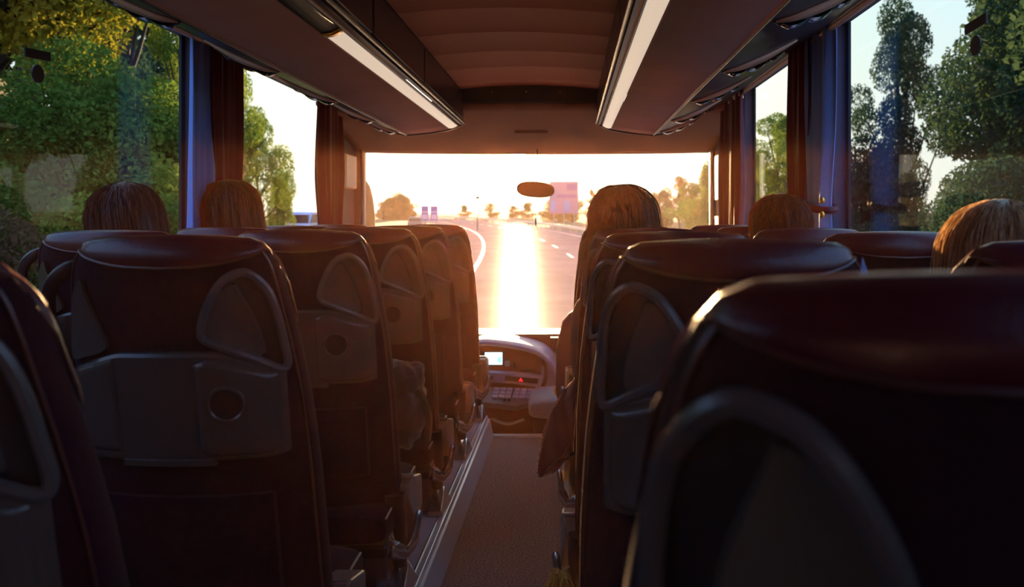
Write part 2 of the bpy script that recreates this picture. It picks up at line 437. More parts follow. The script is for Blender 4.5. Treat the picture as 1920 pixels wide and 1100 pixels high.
# ------------------------------------------------------------------ curtains
redc = mat('red_curtain', (.15, .006, .014), .75, bump=(300, .2), sheen=.2)
bluec = mat('skylit_curtain', (.22, .38, .90), .7, bump=(300, .2), sheen=.2)  # blue skylight on the red curtain, painted as a panel of its own
tiem = mat('maroon_tie', (.10, .005, .02), .5)
def drape(x, s_, y0, y1, zt, zb, pinch, folds, amp, seed, zp=1.33, depth=0.0, yc=None):
    """hanging pleated cloth beside a window; s_ +1 on the right wall; pinched at zp"""
    rnd = random.Random(seed); ph = [rnd.uniform(0, 6.28) for _ in range(4)]
    w = y1-y0; c = (y0+y1)/2 if yc is None else yc
    def fn(u, v):
        z = zt+(zb-zt)*v
        k = 1-pinch*math.exp(-((z-zp)/.20)**2)
        k *= 1+.12*math.sin(PI*v*1.3+ph[3])
        y = c+(u-.5)*w*k
        a = amp*(.55+.5*v)*(.35+.65*k)
        off = a*math.sin(2*PI*folds*u+ph[0]+.5*math.sin(3*v+ph[1]))+a*.35*math.sin(2*PI*folds*2.3*u+ph[2]+v*1.5)
        return (x-s_*(depth+off), y, z)
    mb = MB(); mb.grid(fn, lin(0, 1, int(folds*14)+2), lin(0, 1, 30)); return mb
def curtain(s_, specs, tie, label):
    t = thing('curtain', label, 'curtain')
    for nm, y0, y1, m, pinch, folds, amp, seed, depth, dx in specs:
        x = (XR-.075 if s_ > 0 else XL+.075)-s_*dx
        drape(x, s_, y0, y1, 1.945, .98, pinch, folds, amp, seed, depth=depth, zp=tie[0]).build(nm, m, t, solid=.004)
    if tie[1]:
        z, y0, y1 = tie; x = (XR-.075 if s_ > 0 else XL+.075)
        y0, y1 = y0, y1; c = (y0+y1)/2; w = (y1-y0)/2
        pts = [(x-s_*(.0+.05*math.sin(a)), c+w*math.cos(a), z+.015*math.cos(a)) for a in lin(0, 2*PI, 25)[:-1]]
        MB().tube(pts, .009, 6, closed=True, flat=1.6).build('tieback', tiem, t)
        MB().ell((x-s_*.03, y0-.02, z+.02), (.01, .01, .012), 8, 6).build('tie_hook', mat('brass', (.9, .6, .1), .3, metal=1), t); MB().ell((x-s_*.03, y0-.02, z-.03), (.01, .01, .012), 8, 6).build('tie_hook', mat('brass', (.9, .6, .1), .3, metal=1), t)
    return t
curtain(-1, [('blue_drape', 3.24, 3.47, bluec, .10, 2.5, .022, 3, .0, 0), ('red_drape', 3.42, 3.74, redc, .25, 3.5, .024, 4, .0, 0.01)], (1.2, 0, 0), 'dark red curtain, part skylight blue, hanging behind the brown-haired head by the pillar')
curtain(-1, [('red_drape', 4.93, 5.42, redc, .20, 4, .022, 5, .0, 0)], (1.2, 0, 0), 'plain dark red curtain beside the windscreen, next to the pale wall box')
curtain(1, [('blue_drape', 3.12, 3.42, bluec, .22, 3, .024, 6, .0, 0), ('red_drape', 3.36, 3.66, redc, .25, 2.5, .026, 7, .0, .012)], (1.285, 3.14, 3.36), 'dark red curtain, part skylight blue, tied in with a maroon band')
curtain(1, [('red_drape', 4.64, 5.34, redc, .22, 4, .024, 8, .0, 0)], (1.2, 0, 0), 'plain dark red curtain at the driver side front pillar')

# ------------------------------------------------------------------ small things on walls and glass
o = MB().box(XL, XL+.05, 5.64, 5.92, 1.44, 1.66).build('wall_box', cream, bevel=.008)
tag(o, 'cream box fixed to the wall beside the dark red curtain, near the windscreen', 'box')
o = MB().box(XR-.035, XR, 5.72, 5.85, 1.36, 1.66).build('wall_box', cream, bevel=.008)
tag(o, 'upper cream box on the driver side front pillar', 'box')
o = MB().box(XR-.035, XR, 5.70, 5.86, 1.04, 1.26).build('wall_box', cream, bevel=.012)
tag(o, 'lower cream box on the driver side front pillar, just above the seat tops', 'box')
for s_, x, y, z, lab in ((-1, XL-.043, 2.52, 1.24+.47, 'black rectangle and oval sticker on the window opposite the driver side'), (1, XR+.043, 2.26, 1.24+.50, 'black rectangle and oval sticker on the driver side window')):
    t = thing('window_sticker', lab, 'sticker', (x, y, z))
    MB().box(-.002, .002, -.06, .06, -.013, .013, Matrix.Rotation(-.06*s_, 4, 'X')).build('rectangle', darkplastic, t, smooth=False)
    mb = MB(); mb.prism([(.028*math.cos(a), -.055+.026*math.sin(a)) for a in lin(0, 2*PI, 25)[:-1]], 'x', -.002, .002); mb.build('oval', darkplastic, t, smooth=False)
# interior mirror
t = thing('interior_mirror', 'rounded rear-view mirror hanging from the header in front of the windscreen', 'mirror', (-.231, 5.95, 1.438))
R5 = Matrix.Rotation(math.radians(4), 4, 'Y')
def pill(a, b, w, d):
    out = []
    for k in range(40):
        an = 2*PI*k/40; c, s0 = math.cos(an), math.sin(an)
        out.append((a*abs(c)**.7*(1 if c > 0 else -1), b*abs(s0)**.85*(1 if s0 > 0 else -1)))
    return out
mb = MB(); pl = pill(.128, .054, 0, 0)
for y, k in ((0, .97), (.008, 1.0), (.02, .98), (.035, .8)): mb.add([tuple(R5 @ Vector((p[0]*k, y, p[1]*k))) for p in pl], [])
n = 40
mb.f = [(j*n+i, j*n+(i+1) % n, (j+1)*n+(i+1) % n, (j+1)*n+i) for j in range(3) for i in range(n)]+[tuple(range(n)), tuple(range(3*n, 4*n))]; mb.m = [0]*len(mb.f)
mb.build('housing', mat('mirror_back', (.16, .08, .03), .5), t)
mb = MB(); mb.add([tuple(R5 @ Vector((p[0]*.93, -.002, p[1]*.9))) for p in pl], [tuple(range(n))]); mb.build('mirror_glass', mat('mirror_glass', (.75, .5, .3), .12, metal=1), t, smooth=False)
MB().tube([(.01, .02, .05), (.01, .03, .28)], .0035, 8).build('stem', darkplastic, t)
o = MB().tube([(-.228, 5.98, 1.395), (-.226, 5.98, 1.33), (-.23, 5.98, 1.25)], .0012, 5).tube([(-.23, 5.98, 1.25), (-.23, 5.98, 1.22), (-.231, 5.98, 1.19)], [.002, .006, .002], 8).build('hanging_ornament', darkplastic)
tag(o, 'small dark charm dangling on a string below the interior mirror', 'ornament')
# outside mirror
t = thing('exterior_mirror', 'dark hanging outside mirror seen through the edge of the windscreen', 'mirror', (-1.60, 6.82, 1.24))
mb = MB(); mb.grid(lambda u, v: ((.085+.015*v)*math.cos(u)*math.sin(v*PI)**.35, .07*math.sin(u)*math.sin(v*PI)**.35, .30-.62*v+(.0)), [2*PI*i/20 for i in range(20)], lin(.01, .99, 16), cu=True, caps=True)
mb.build('housing', mat('mirror_shell', (.02, .012, .008), .6, spec=.2), t)
MB().tube([(-.02, 0, .30), (-.06, -.05, .50), (-.02, -.35, .60), (.10, -.66, .62)], .022, 8).build('arm', mat('mirror_shell', (.02, .012, .008), .6, spec=.2), t)
# ------------------------------------------------------------------ coach seats
H = 1.087
TW = [0, .006, .016, .03, .05, .08, .15, .2, .3, .45, .80]
WW = [.140, .157, .170, .181, .189, .195, .206, .214, .224, .232, .237]
TT = [0, .004, .010, .02, .035, .06, .2, .5, .80]
TH = [.008, .020, .030, .038, .044, .048, .052, .058, .060]
def sw(t): return interp(t, TW, WW)
def sth(t): return interp(t, TT, TH)
def syc(t): return .05+t*.24+.05*min(1, t/.3)**2*0
def arch(x, t): return .010*(x/.18)**2*max(0, 1-t/.35)
def surf(a, t, off=0.0):
    """point on the back rest: a = angle round the section (-pi/2 is the middle of the rear face)"""
    w = sw(t)+off; th = sth(t)+off
    ca, sa = math.cos(a), math.sin(a)
    x = w*abs(ca)**.55*(1 if ca >= 0 else -1)
    y = th*abs(sa)**.55*(1 if sa >= 0 else -1)
    return (x, syc(t)+1.0*x*x+y-.02*(sa < 0)*0, H-t-arch(x, t)+off*(1 if t < .01 else 0))
def rear(x, t, off=0.0):
    w = sw(t); k = min(.9999, abs(x)/w)
    return Vector((x, syc(t)+x*x-sth(t)*(1-k**3.6)**(1/3.6)-off, H-t-arch(x, t)))
ANG = [2*PI*i/48 for i in range(48)]
def tlev(): return [0, .004, .009, .016, .024, .034, .046, .06, .08, .105, .14, .18, .23, .3, .38, .46, .55, .66, .74, .80]
def tseam(a):
    ca, sa = math.cos(a), math.sin(a)
    if sa < 0:                         # rear: crescent sagging in the middle, rising at the shoulders
        x = abs(abs(ca)**.55)
        return .016+.040*(1-min(1, x*1.02)**2.2)
    return .16+.0*ca if sa > .3 else .016+(.144)*(sa/.3)
def patch(x0, x1, top, bot, d, e=.012, nx=26, nt_=14, sink=-.006):
    mb = MB()
    def fn(u, v):
        x = x0+(x1-x0)*u; ta, tb = top(x), bot(x); t = ta+(tb-ta)*v
        ed = min(x-x0, x1-x, (t-ta), (tb-t)); k = min(1, max(0, ed)/e)
        return tuple(rear(x, t, sink+(d-sink)*math.sqrt(1-(1-k)**2)))
    def edged(n):
        b = [0, .02, .05, .09]; return b+lin(.14, .86, n)+[1-q for q in b[::-1]]
    mb.grid(fn, edged(nx), edged(nt_)); return mb
RINGSHIFT = [0]
def tri(k=1.0, n=16, cx=.138, ct=.155):
    sh = .022*RINGSHIFT[0]
    P = [(.122, .068), (.150, .060), (.176, .085), (.190, .13), (.199, .19), (.203, .232), (.192, .245), (.150, .222), (.095, .198), (.070, .185), (.068, .165), (.082, .125), (.102, .088)]
    P = [Vector((a+sh*max(0, 1-b/.22), b, 0)) for a, b in P]; pts = bez(P, 4, True)
    c = Vector((cx, ct, 0)); return [c+(p-c)*k for p in pts]
def mirrored(mb, m):
    if m < 0: mb.v = [(-x, y, z) for x, y, z in mb.v]
    return mb
def make_seat(m, name='coach_seat'):
    """m = +1: aisle on the +x side"""
    root = thing(name, 'x', 'seat')
    def B(mb, n, mt, par=None, **k): return mirrored(mb, m).build(n, mt, par or root, **k)
    mb = MB(); mb.grid(lambda a, t: surf(a, t), ANG, tlev(), cu=True, caps=True); back = B(mb, 'backrest', fabric)
    # maroon leather cap with seam
    mb = MB(); mb.grid(lambda a, s: surf(a, s*tseam(a), .0045*(1-.75*s**6)), ANG, [0, .03, .08, .15, .24, .34, .45, .58, .72, .86, .95, 1], cu=True)
    mb.f.append(tuple(range(48))); mb.m.append(0)
    capo = B(mb, 'headrest_cover', leather)
    mb = MB(); mb.tube([surf(a, tseam(a), .003) for a in ANG], .0026, 5, closed=True); B(mb, 'seam_piping', piping, capo)
    # piping down both edges
    for sg in (0, PI):
        mb = MB(); a0 = -.35 if sg == 0 else PI+.35
        mb.tube([surf(a0, t, .0015) for t in tlev()[3:]], .003, 5); B(mb, 'edge_piping', piping, back)
    # shoulder handle on the aisle side: ring, dark opening, dished panel
    RINGSHIFT[0] = 1 if m < 0 else 0
    ring = [rear(p.x, p.y, .010) for p in tri(1.0)]
    mb = MB(); mb.tube(ring, .0078, 8, closed=True, flat=1.15); hd = B(mb, 'shoulder_handle', plastic2)
    mb = MB(); n = len(tri(1.0))
    T = [tri(k) for k in (.98, .9, .75, .5, .25, .02)]; offs = (.008, -.0, .0015, .002, .002, .002)
    vs = [rear(p.x, p.y, o_) for Tk, o_ in zip(T, offs) for p in Tk]
    fs = [(j*n+i, j*n+(i+1) % n, (j+1)*n+(i+1) % n, (j+1)*n+i) for j in range(5) for i in range(n)]
    mb.add(vs, fs); B(mb, 'handle_recess', darkplastic, hd)
    def dish(px, cx, ct, ks, offs, shrink):
        pts = [Vector(p) for p in px]; n_ = len(pts); c = Vector((cx, ct, 0)); vs = []
        for k, o_ in zip(ks, offs): vs += [rear((c+(p-c)*k).x, (c+(p-c)*k).y, o_) for p in pts]
        return MB().add(vs, [(j*n_+i, j*n_+(i+1) % n_, (j+1)*n_+(i+1) % n_, (j+1)*n_+i) for j in range(len(ks)-1) for i in range(n_)])
    sh_ = .020*RINGSHIFT[0]
    inner = bez([(a+sh_*max(0, 1-b/.22), b, 0) for a, b, _ in [(.123, .080, 0), (.138, .102, 0), (.158, .15, 0), (.170, .205, 0), (.160, .220, 0), (.120, .205, 0), (.078, .188, 0), (.074, .168, 0), (.090, .12, 0)]], 4, True)
    B(dish(inner, .12, .16, (1.0, .97, .88, .6, .3, .02), (.0, .012, .011, .007, .005, .004), 0), 'dished_panel', plastic, hd)
    # window side: dished panel and a free-standing grab loop
    outer = bez([(-.158, .07, 0), (-.150, .10, 0), (-.128, .155, 0), (-.112, .195, 0), (-.125, .212, 0), (-.165, .222, 0), (-.198, .228, 0), (-.203, .20, 0), (-.196, .14, 0), (-.178, .09, 0)], 4, True)
    B(dish(outer, -.165, .165, (1.0, .97, .85, .5, .02), (.0, .010, .009, .006, .004), 0), 'dished_panel', plastic)
    lp = [(-.172, .10, H-.055), (-.205, .085, H-.062), (-.236, .085, H-.095), (-.247, .10, H-.15), (-.244, .12, H-.20), (-.228, .13, H-.245), (-.206, .13, H-.268)]
    mb = MB(); mb.tube(bez(lp, 5), .0095, 8, flat=1.5); B(mb, 'grab_loop', darkplastic)
    # folding table with bottle holder
    def top(x): return .208+.030*max(0, (abs(x)-.09)/.10)**1.2
    tb = B(patch(-.198, .200, top, lambda x: .425-.010*max(0, (abs(x)-.17)/.03), .016), 'folding_table', plastic)
    B(patch(.048, .190, lambda x: .222+.03*max(0, (abs(x)-.09)/.10)+.008*max(0, (.07-x)/.02), lambda x: .412-.012*max(0, (x-.165)/.025)-.010*max(0, (.07-x)/.02), .026, e=.016, sink=.010), 'holder_panel', plastic, tb)
    B(patch(-.190, -.095, lambda x: .215+.03*max(0, (abs(x)-.09)/.10), lambda x: .404, .021, e=.014, sink=.010), 'side_panel', plastic, tb)
    c = (.104, .308)
    mb = MB(); mb.tube([rear(c[0]+.031*math.cos(a), c[1]+.032*math.sin(a), .026) for a in lin(0, 2*PI, 29)[:-1]], .0042, 6, closed=True); hr = B(mb, 'holder_rim', plastic, tb)
    mb = MB()
    vs = [rear(c[0]+r_*math.cos(a), c[1]+r_*1.03*math.sin(a), o_) for r_, o_ in ((.030, .028), (.029, .0265), (.015, .0262), (.001, .026)) for a in lin(0, 2*PI, 29)[:-1]]
    mb.add(vs, [(j*28+i, j*28+(i+1) % 28, (j+1)*28+(i+1) % 28, (j+1)*28+i) for j in range(3) for i in range(28)])
    B(mb, 'holder_hole_shade', mat('hole_shade', (.008, .001, .002), .8), tb)  # flat near-black disc carries the hole's shade; no opening is cut
    B(patch(-.10, .075, lambda x: .413, lambda x: .430, .022, e=.003, sink=.008), 'table_latch', plastic, tb)
    # literature pocket
    B(patch(-.17, .17, lambda x: .49, lambda x: .70, .010, e=.01), 'seat_pocket', fabric, back)
    # cushion
    mb = MB()
    def cu(a, v):
        y = .12+.50*v; k = math.sin(PI*min(1, max(0, v)))**.18 if 0 < v < 1 else .2
        ca, sa = math.cos(a), math.sin(a)
        return (.228*abs(ca)**.4*(1 if ca >= 0 else -1)*(.92+.08*k), y+.02, .245+.07*abs(sa)**.5*(1 if sa >= 0 else -1)*k+.02*v)
    mb.grid(cu, [2*PI*i/28 for i in range(28)], [0, .01, .04, .1, .3, .5, .7, .9, .96, .99, 1], cu=True, caps=True); cs = B(mb, 'seat_cushion', fabric)
    mb = MB(); mb.tube([cu(.35, v) for v in (.04, .1, .3, .5, .7, .9, .96)], .0035, 5); B(mb, 'edge_piping', mat('pale_piping', (.35, .33, .30), .4), cs)
    # metal base and leg, foot on the rail
    mb = MB().box(-.21, .215, .18, .57, .15, .19); B(mb, 'base_frame', darkplastic, bevel=.01)
    mb = MB(); mb.prism([(.22, .17), (.46, .17), (.40, .06), (.44, .012), (.24, .012), (.27, .06)], 'x', .165, .205); B(mb, 'leg', mat('leg_grey', (.10, .10, .11), .4, metal=.3), bevel=.008)
    mb = MB(); mb.prism([(.22, .17), (.46, .17), (.40, .06), (.44, .002), (.24, .002), (.27, .06)], 'x', -.205, -.165); B(mb, 'leg', mat('leg_grey', (.10, .10, .11), .4, metal=.3), bevel=.008)
    mb = MB()
    mb.add([(x+.030, y, z) for x, y, z in [(.170, .20, .011), (.232, .20, .011), (.238, .40, .011), (.200, .46, .011), (.170, .40, .011),
            (.175, .205, .030), (.226, .205, .030), (.220, .33, .085), (.203, .42, .060), (.180, .36, .085)]],
           [(0, 1, 6, 5), (1, 2, 7, 6), (2, 3, 8, 7), (3, 4, 9, 8), (4, 0, 5, 9), (5, 6, 7, 8, 9), (0, 4, 3, 2, 1)])
    B(mb, 'rail_foot', mat('foot_metal', (.75, .77, .82), .22, metal=.9), bevel=.003, smooth=False)
    # aisle side unit: faceted silver cap, dark round body, hooked lever
    ax = .236
    def low(mb, d=-.17): mb.v = [(x, y+.03, z+d) for x, y, z in mb.v]; return mb
    mb = MB(); mb.add([(ax-.036, .24, .505), (ax+.030, .24, .505), (ax+.036, .29, .52), (ax-.036, .29, .52),
                       (ax-.036, .235, .47), (ax+.026, .235, .47), (ax+.040, .30, .37), (ax+.040, .40, .40), (ax+.034, .42, .49), (ax-.036, .42, .49), (ax-.030, .40, .38), (ax-.03, .30, .37)],
                      [(0, 1, 2, 3), (0, 4, 5, 1), (1, 5, 6, 2), (2, 6, 7, 8), (2, 8, 9, 3), (8, 7, 10, 9), (4, 11, 6, 5), (11, 10, 7, 6), (0, 3, 9, 10, 11, 4)])
    ar = B(low(mb), 'armrest', mat('armrest_shell', (.32, .26, .22), .3, metal=.5), bevel=.006, smooth=False)
    mb = MB(); mb.grid(lambda a, v: (ax-.012+.030*math.cos(a)*(1-.35*v**3), .215+.035*math.sin(a)+.09*v, .49-.24*v), [2*PI*i/16 for i in range(16)], lin(0, 1, 8), cu=True, caps=True)
    B(low(mb), 'armrest_hinge', darkplastic, ar)
    mb = MB(); mb.tube(bez([(ax-.030, .215, .42), (ax-.030, .215, .37), (ax-.012, .215, .325), (ax+.018, .23, .318), (ax+.040, .25, .35), (ax+.052, .28, .42)], 5), [.006]*4+[.011]*4+[.017]*8+[.014]*5+[.010]*4+[.006], 10, flat=1.6)
    B(low(mb), 'recline_lever', mat('lever_silver', (.50, .44, .36), .22, metal=.8), ar)
    mb = MB(); mb.tube([(ax-.02, .26, .523), (ax+.03, .262, .523)], .006, 6); B(low(mb), 'release_button', silver, ar)
    # seat belt buckle stalk
    mb = MB(); mb.tube([(-.21, .20, .36), (-.215, .24, .47)], .010, 6, flat=.4); mb.box(-.228, -.200, .232, .256, .465, .52); B(low(mb, -.10), 'seat_belt_buckle', darkplastic, bevel=.003)
    return root
proto = {1: make_seat(1), -1: make_seat(-1)}
used = {1: False, -1: False}
def place_seat(m, x, y, label, group):
    if not used[m]: o = proto[m]; used[m] = True
    else: o = copy_tree(proto[m])
    o.location = (x, y, .12); o['label'] = label; o['group'] = group; return o
NTH = ['nearest', 'second nearest', 'third', 'fourth', 'fifth', 'last']
AL = [.80, 1.56, 2.32, 3.08, 3.84, 4.60]
ll = ['maroon-topped coach seat cut off by the lower left corner of the photo',
      'large maroon-topped coach seat across the aisle with whole folding table and round bottle hole showing',
      'aisle seat directly in front of the large fully shown seat, orange light on its table',
      'middle one of the five aisle seats opposite the driver side, jacket bundle behind it',
      'second aisle seat from the front on the side opposite the driver',
      'front aisle seat opposite the driver side, silhouetted against the road']
for y, l in zip(AL, ll): place_seat(1, -.735, y, l, 'aisle seats opposite the driver side')
ll = ['window seat with blue-lit maroon top and black grab loop, behind the blond head', 'window seat behind the brown-haired head by the curtain pillar',
      'window seat top one row ahead of the brown-haired head', 'front window seat opposite the driver side, next to the plain red curtain']
for y, l in zip([2.27, 3.05, 3.81, 4.57], ll): place_seat(1, -1.225, y, l, 'window seats opposite the driver side')
AR = [.43, 1.23, 1.99, 2.75, 3.51, 4.27]
ll = ['huge blurred coach seat filling the lower right corner, gold light on its shoulder',
      'driver side aisle seat with full maroon headrest crescent and blue paper at its edge',
      'aisle seat on the driver side directly behind the long-haired silhouetted woman\'s seat',
      'aisle seat holding the long-haired silhouetted woman', 'aisle seat just ahead of the long-haired woman, mostly hidden by her',
      'front aisle seat behind the driver, hidden by the long-haired woman']
for y, l in zip(AR, ll): place_seat(-1, .25, y, l, 'aisle seats on the driver side')
ll = ['window seat at the photo edge, dark shoulder in front of the blond passenger', 'window seat with wide purple-red headrest directly left of the blond passenger',
      'window seat with reddish top holding the auburn-haired passenger', 'window seat top just ahead of the auburn-haired passenger',
      'front window seat on the driver side, next to the lower cream box']
for y, l in zip([1.23, 1.99, 2.75, 3.51, 4.27], ll): place_seat(-1, .77, y, l, 'window seats on the driver side')

# blue leaflet
o = MB(); o.add([(0, 0, 0), (.07, 0, 0), (.015, .004, .160), (.0, .03, 0), (.075, .03, 0), (.018, .012, .160)], [(0, 1, 2), (3, 5, 4), (0, 2, 5, 3), (1, 4, 5, 2), (0, 3, 4, 1)])
o = o.build('folded_leaflet', mat('blue_paper', (.10, .32, .75), .5), smooth=False, loc=(.362, 1.13, 1.03)); tag(o, 'light blue folded leaflet tip sticking up at the edge of the maroon seat', 'leaflet')

# jacket bundle by the aisle on the left row
mb = MB()
def jk(u, v):
    a = u; b = v*PI
    p = Vector((.085*math.cos(a)*math.sin(b)**.7, .10*math.sin(a)*math.sin(b)**.7, .125*math.cos(b)))
    n_ = noise.noise(p*14)*.03+noise.noise(p*40)*.010
    return tuple(p*(1+n_/.09))
mb.grid(jk, [2*PI*i/40 for i in range(40)], lin(.01, .99, 30), cu=True, caps=True)
jm = mat('dark_puffy_cloth', (.02, .012, .008), .45, bump=(50, .4), sheen=.3)
o = mb.build('jacket', jm, loc=(-.535, 2.80, .66)); tag(o, 'crumpled dark jacket bundle bulging into the aisle between two seats', 'jacket')
mb = MB().tube(bez([(.06, -.05, .05), (.09, -.03, -.03), (.085, -.02, -.12)], 6), [.012]*13, 6); mb.build('sleeve_fold', jm, o)
# ------------------------------------------------------------------ dashboard and driver's seat
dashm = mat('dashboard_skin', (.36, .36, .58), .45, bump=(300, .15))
dashdark = mat('dashboard_fascia', (.12, .045, .035), .35)
dashlow = mat('dashboard_lower', (.11, .035, .025), .5)
t = thing('dashboard', 'curved grey dashboard with screen, hazard button and switch panel at the front of the aisle', 'dashboard', (-.30, 5.5, 0))
# local x about -.30; world x = px-1068 / 300
def X(px): return (px-1068)/300.0+.30
def Z(py): return CZ+(410-py)/300.0
# hood
top = [(-1.1, Z(668)), (-.45, Z(650)), (X(900), Z(640)), (X(940), Z(642)), (X(985), Z(650)), (X(1015), Z(662)), (X(1040), Z(690)), (X(1048), Z(740)), (X(1052), Z(800))]
tp = bez([(a, 0, b) for a, b in top], 5)
MB().grid(lambda u, v: (tp[u].x+.02*v, .0+.62*v, tp[u].z-.02+.02*math.sin(PI*min(1, v*4))*(v < .25)+.0*v+(.0 if v < .25 else .0)), list(range(len(tp))), [0, .03, .08, .2, .5, 1]).build('hood', dashm, t, solid=.02)
# fascia recessed
fx = [(X(860), Z(650)), (X(905), Z(648)), (X(960), Z(655)), (X(1000), Z(666)), (X(1018), Z(685)), (X(1022), Z(703)), (X(860), Z(700))]
MB().prism(fx, 'y', .06, .10).build('fascia', dashdark, t, bevel=.006)
ring = bez([(X(900), .03, Z(646)), (X(955), .03, Z(651)), (X(1002), .03, Z(663)), (X(1021), .03, Z(684)), (X(1022), .02, Z(715)), (X(1010), .01, Z(735))], 6)
MB().tube(ring, .012, 6).build('fascia_rim', dashdark, t)
MB().prism([(X(1014), Z(700)), (X(1022), Z(668)), (X(1030), Z(675)), (X(1052), Z(720)), (X(1055), Z(860)), (X(1005), Z(800)), (X(1012), Z(740))], 'y', .03, .3).build('side_cheek', dashm, t, bevel=.02)
sc_ = MB().box(X(903), X(945), .040, .058, Z(688), Z(660)).build('screen_bezel', darkplastic, t, bevel=.003)
MB().box(X(908), X(941), .034, .041, Z(685), Z(662)).build('screen', mat('screen_glow', (.1, .3, .4), .2, emit=((.50, .85, 1.0), 1.0)), sc_, smooth=False)
mb = MB().box(X(932), X(939), .031, .035, Z(681), Z(671)); mb.build('screen_tile', mat('screen_tile', (.1, .4, .4), .2, emit=((.15, .75, .75), .9)), sc_, smooth=False)
mb = MB(); mb.grid(lambda a, v: (X(950)+(.020-.006*v)*math.cos(a), .06-.03*v, Z(684)+(.020-.006*v)*math.sin(a)), [2*PI*i/20 for i in range(20)], [0, .4, 1], cu=True, caps=True); mb.build('knob', dashm, t)
MB().box(X(961), X(966), .045, .06, Z(692), Z(682)).build('switch', plastic2, t, bevel=.003)
MB().tube([(X(975), .05, Z(696)), (X(1005), .05, Z(697))], .006, 6).build('trim_strip', plastic2, t)
# silver radio band
mb = MB(); mb.prism([(X(905), Z(696)), (X(960), Z(699)), (X(1018), Z(706)), (X(1014), Z(726)), (X(960), Z(718)), (X(905), Z(716))], 'y', -.02, .08); rb = mb.build('radio_band', dashm, t, bevel=.006)
MB().prism([(X(948), Z(703)), (X(1010), Z(708.5)), (X(1008), Z(718)), (X(947), Z(712))], 'y', -.026, -.01).build('radio_slot', darkplastic, rb, bevel=.002)
MB().prism([(X(973), Z(712.5)), (X(981), Z(713.2)), (X(977), Z(706.5))], 'y', -.034, -.02).build('hazard_button', mat('hazard_red', (.7, .01, .02), .3, emit=((1, .02, .04), .7)), rb, smooth=False)
MB().box(X(910), X(925), -.024, -.01, Z(711), Z(703)).build('air_slot', darkplastic, rb, bevel=.002)
# keypad shelf sloping toward the aisle
A = Vector((X(905), -.02, Z(722))); Bp = Vector((X(1012), -.02, Z(727))); Cc = Vector((X(1000), -.17, Z(743))); Dd = Vector((X(970), -.21, Z(748))); Ee = Vector((X(905), -.20, Z(741)))
mb = MB(); pts = [A, Bp, Cc, Dd, Ee]; dn_ = Vector((0, .02, -.035)); mb.add([*pts, *[p+dn_ for p in pts]], [(0, 1, 2, 3, 4), (9, 8, 7, 6, 5)]+[(i, (i+1) % 5, (i+1) % 5+5, i+5) for i in range(5)])
kp = mb.build('switch_panel', mat('panel_base', (.13, .12, .20), .4), t, bevel=.006)
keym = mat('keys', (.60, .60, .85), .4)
for r in range(3):
    for c_ in range(6):
        u = .22+c_*.118+(.02 if c_ > 2 else 0); v = .12+r*.24
        p = A+(Bp-A)*u*.98; q_ = Ee+(Cc-Ee)*u*1.0; P = p+(q_-p)*v; Q = p+(q_-p)*(v+.17); w_ = (Bp-A)*.095
        mb = MB(); up = Vector((0, -.002, .009)); vs = [P, P+w_, Q+w_, Q]; mb.add([*vs, *[k+up for k in vs]], [(4, 5, 6, 7), (0, 1, 5, 4), (1, 2, 6, 5), (2, 3, 7, 6), (3, 0, 4, 7)])
        mb.build('key', keym, kp, smooth=False, bevel=.002)
mb = MB()
for k in range(2):
    p = A+(Bp-A)*(.42+.08*k)+(Ee-A)*.86; mb.ell(p+Vector((0, 0, .008)), (.010, .010, .008), 10, 6)
mb.build('jack_sockets', darkplastic, kp)
# lower body
lo = [(-.02, Z(735)), (-.14, Z(757)), (-.15, Z(775)), (-.10, Z(790)), (-.05, Z(812)), (-.04, Z(905)), (.1, Z(905)), (.1, Z(730))]
MB().prism(lo, 'x', X(880), X(1003)).build('lower_console', dashlow, t, bevel=.02)
MB().grid(lambda u, v: (X(905)+(X(1000)-X(905))*u, -.165-.02*math.sin(PI*u)+.02*v, Z(752)-.05*v-.02*math.sin(PI*u)*(1)), lin(0, 1, 14), lin(0, 1, 4)).build('console_lip', dashlow, t, solid=.015)
MB().tube(bez([(X(925), -.15, Z(774)), (X(955), -.19, Z(781)), (X(985), -.17, Z(774))], 8), .012, 8, flat=.8).build('pull_handle', dashm, t)
MB().box(X(1030), X(1046), .25, .30, Z(655), Z(643)).build('sensor', darkplastic, t, bevel=.003)
MB().box(-1.12, 1.32, .45, .78, -.3, .46).build('dash_body', dashlow, t, bevel=.02)
MB().prism([(.45, .46), (.12, .44), (.10, .36), (.20, .10), (.45, .0)], 'x', X(1050), 1.28).build('driver_side_console', dashlow, t, bevel=.03)
MB().prism([(.45, .46), (.12, .40), (.12, .10), (.45, .0)], 'x', -1.12, X(880)).build('far_side_console', dashlow, t, bevel=.03)

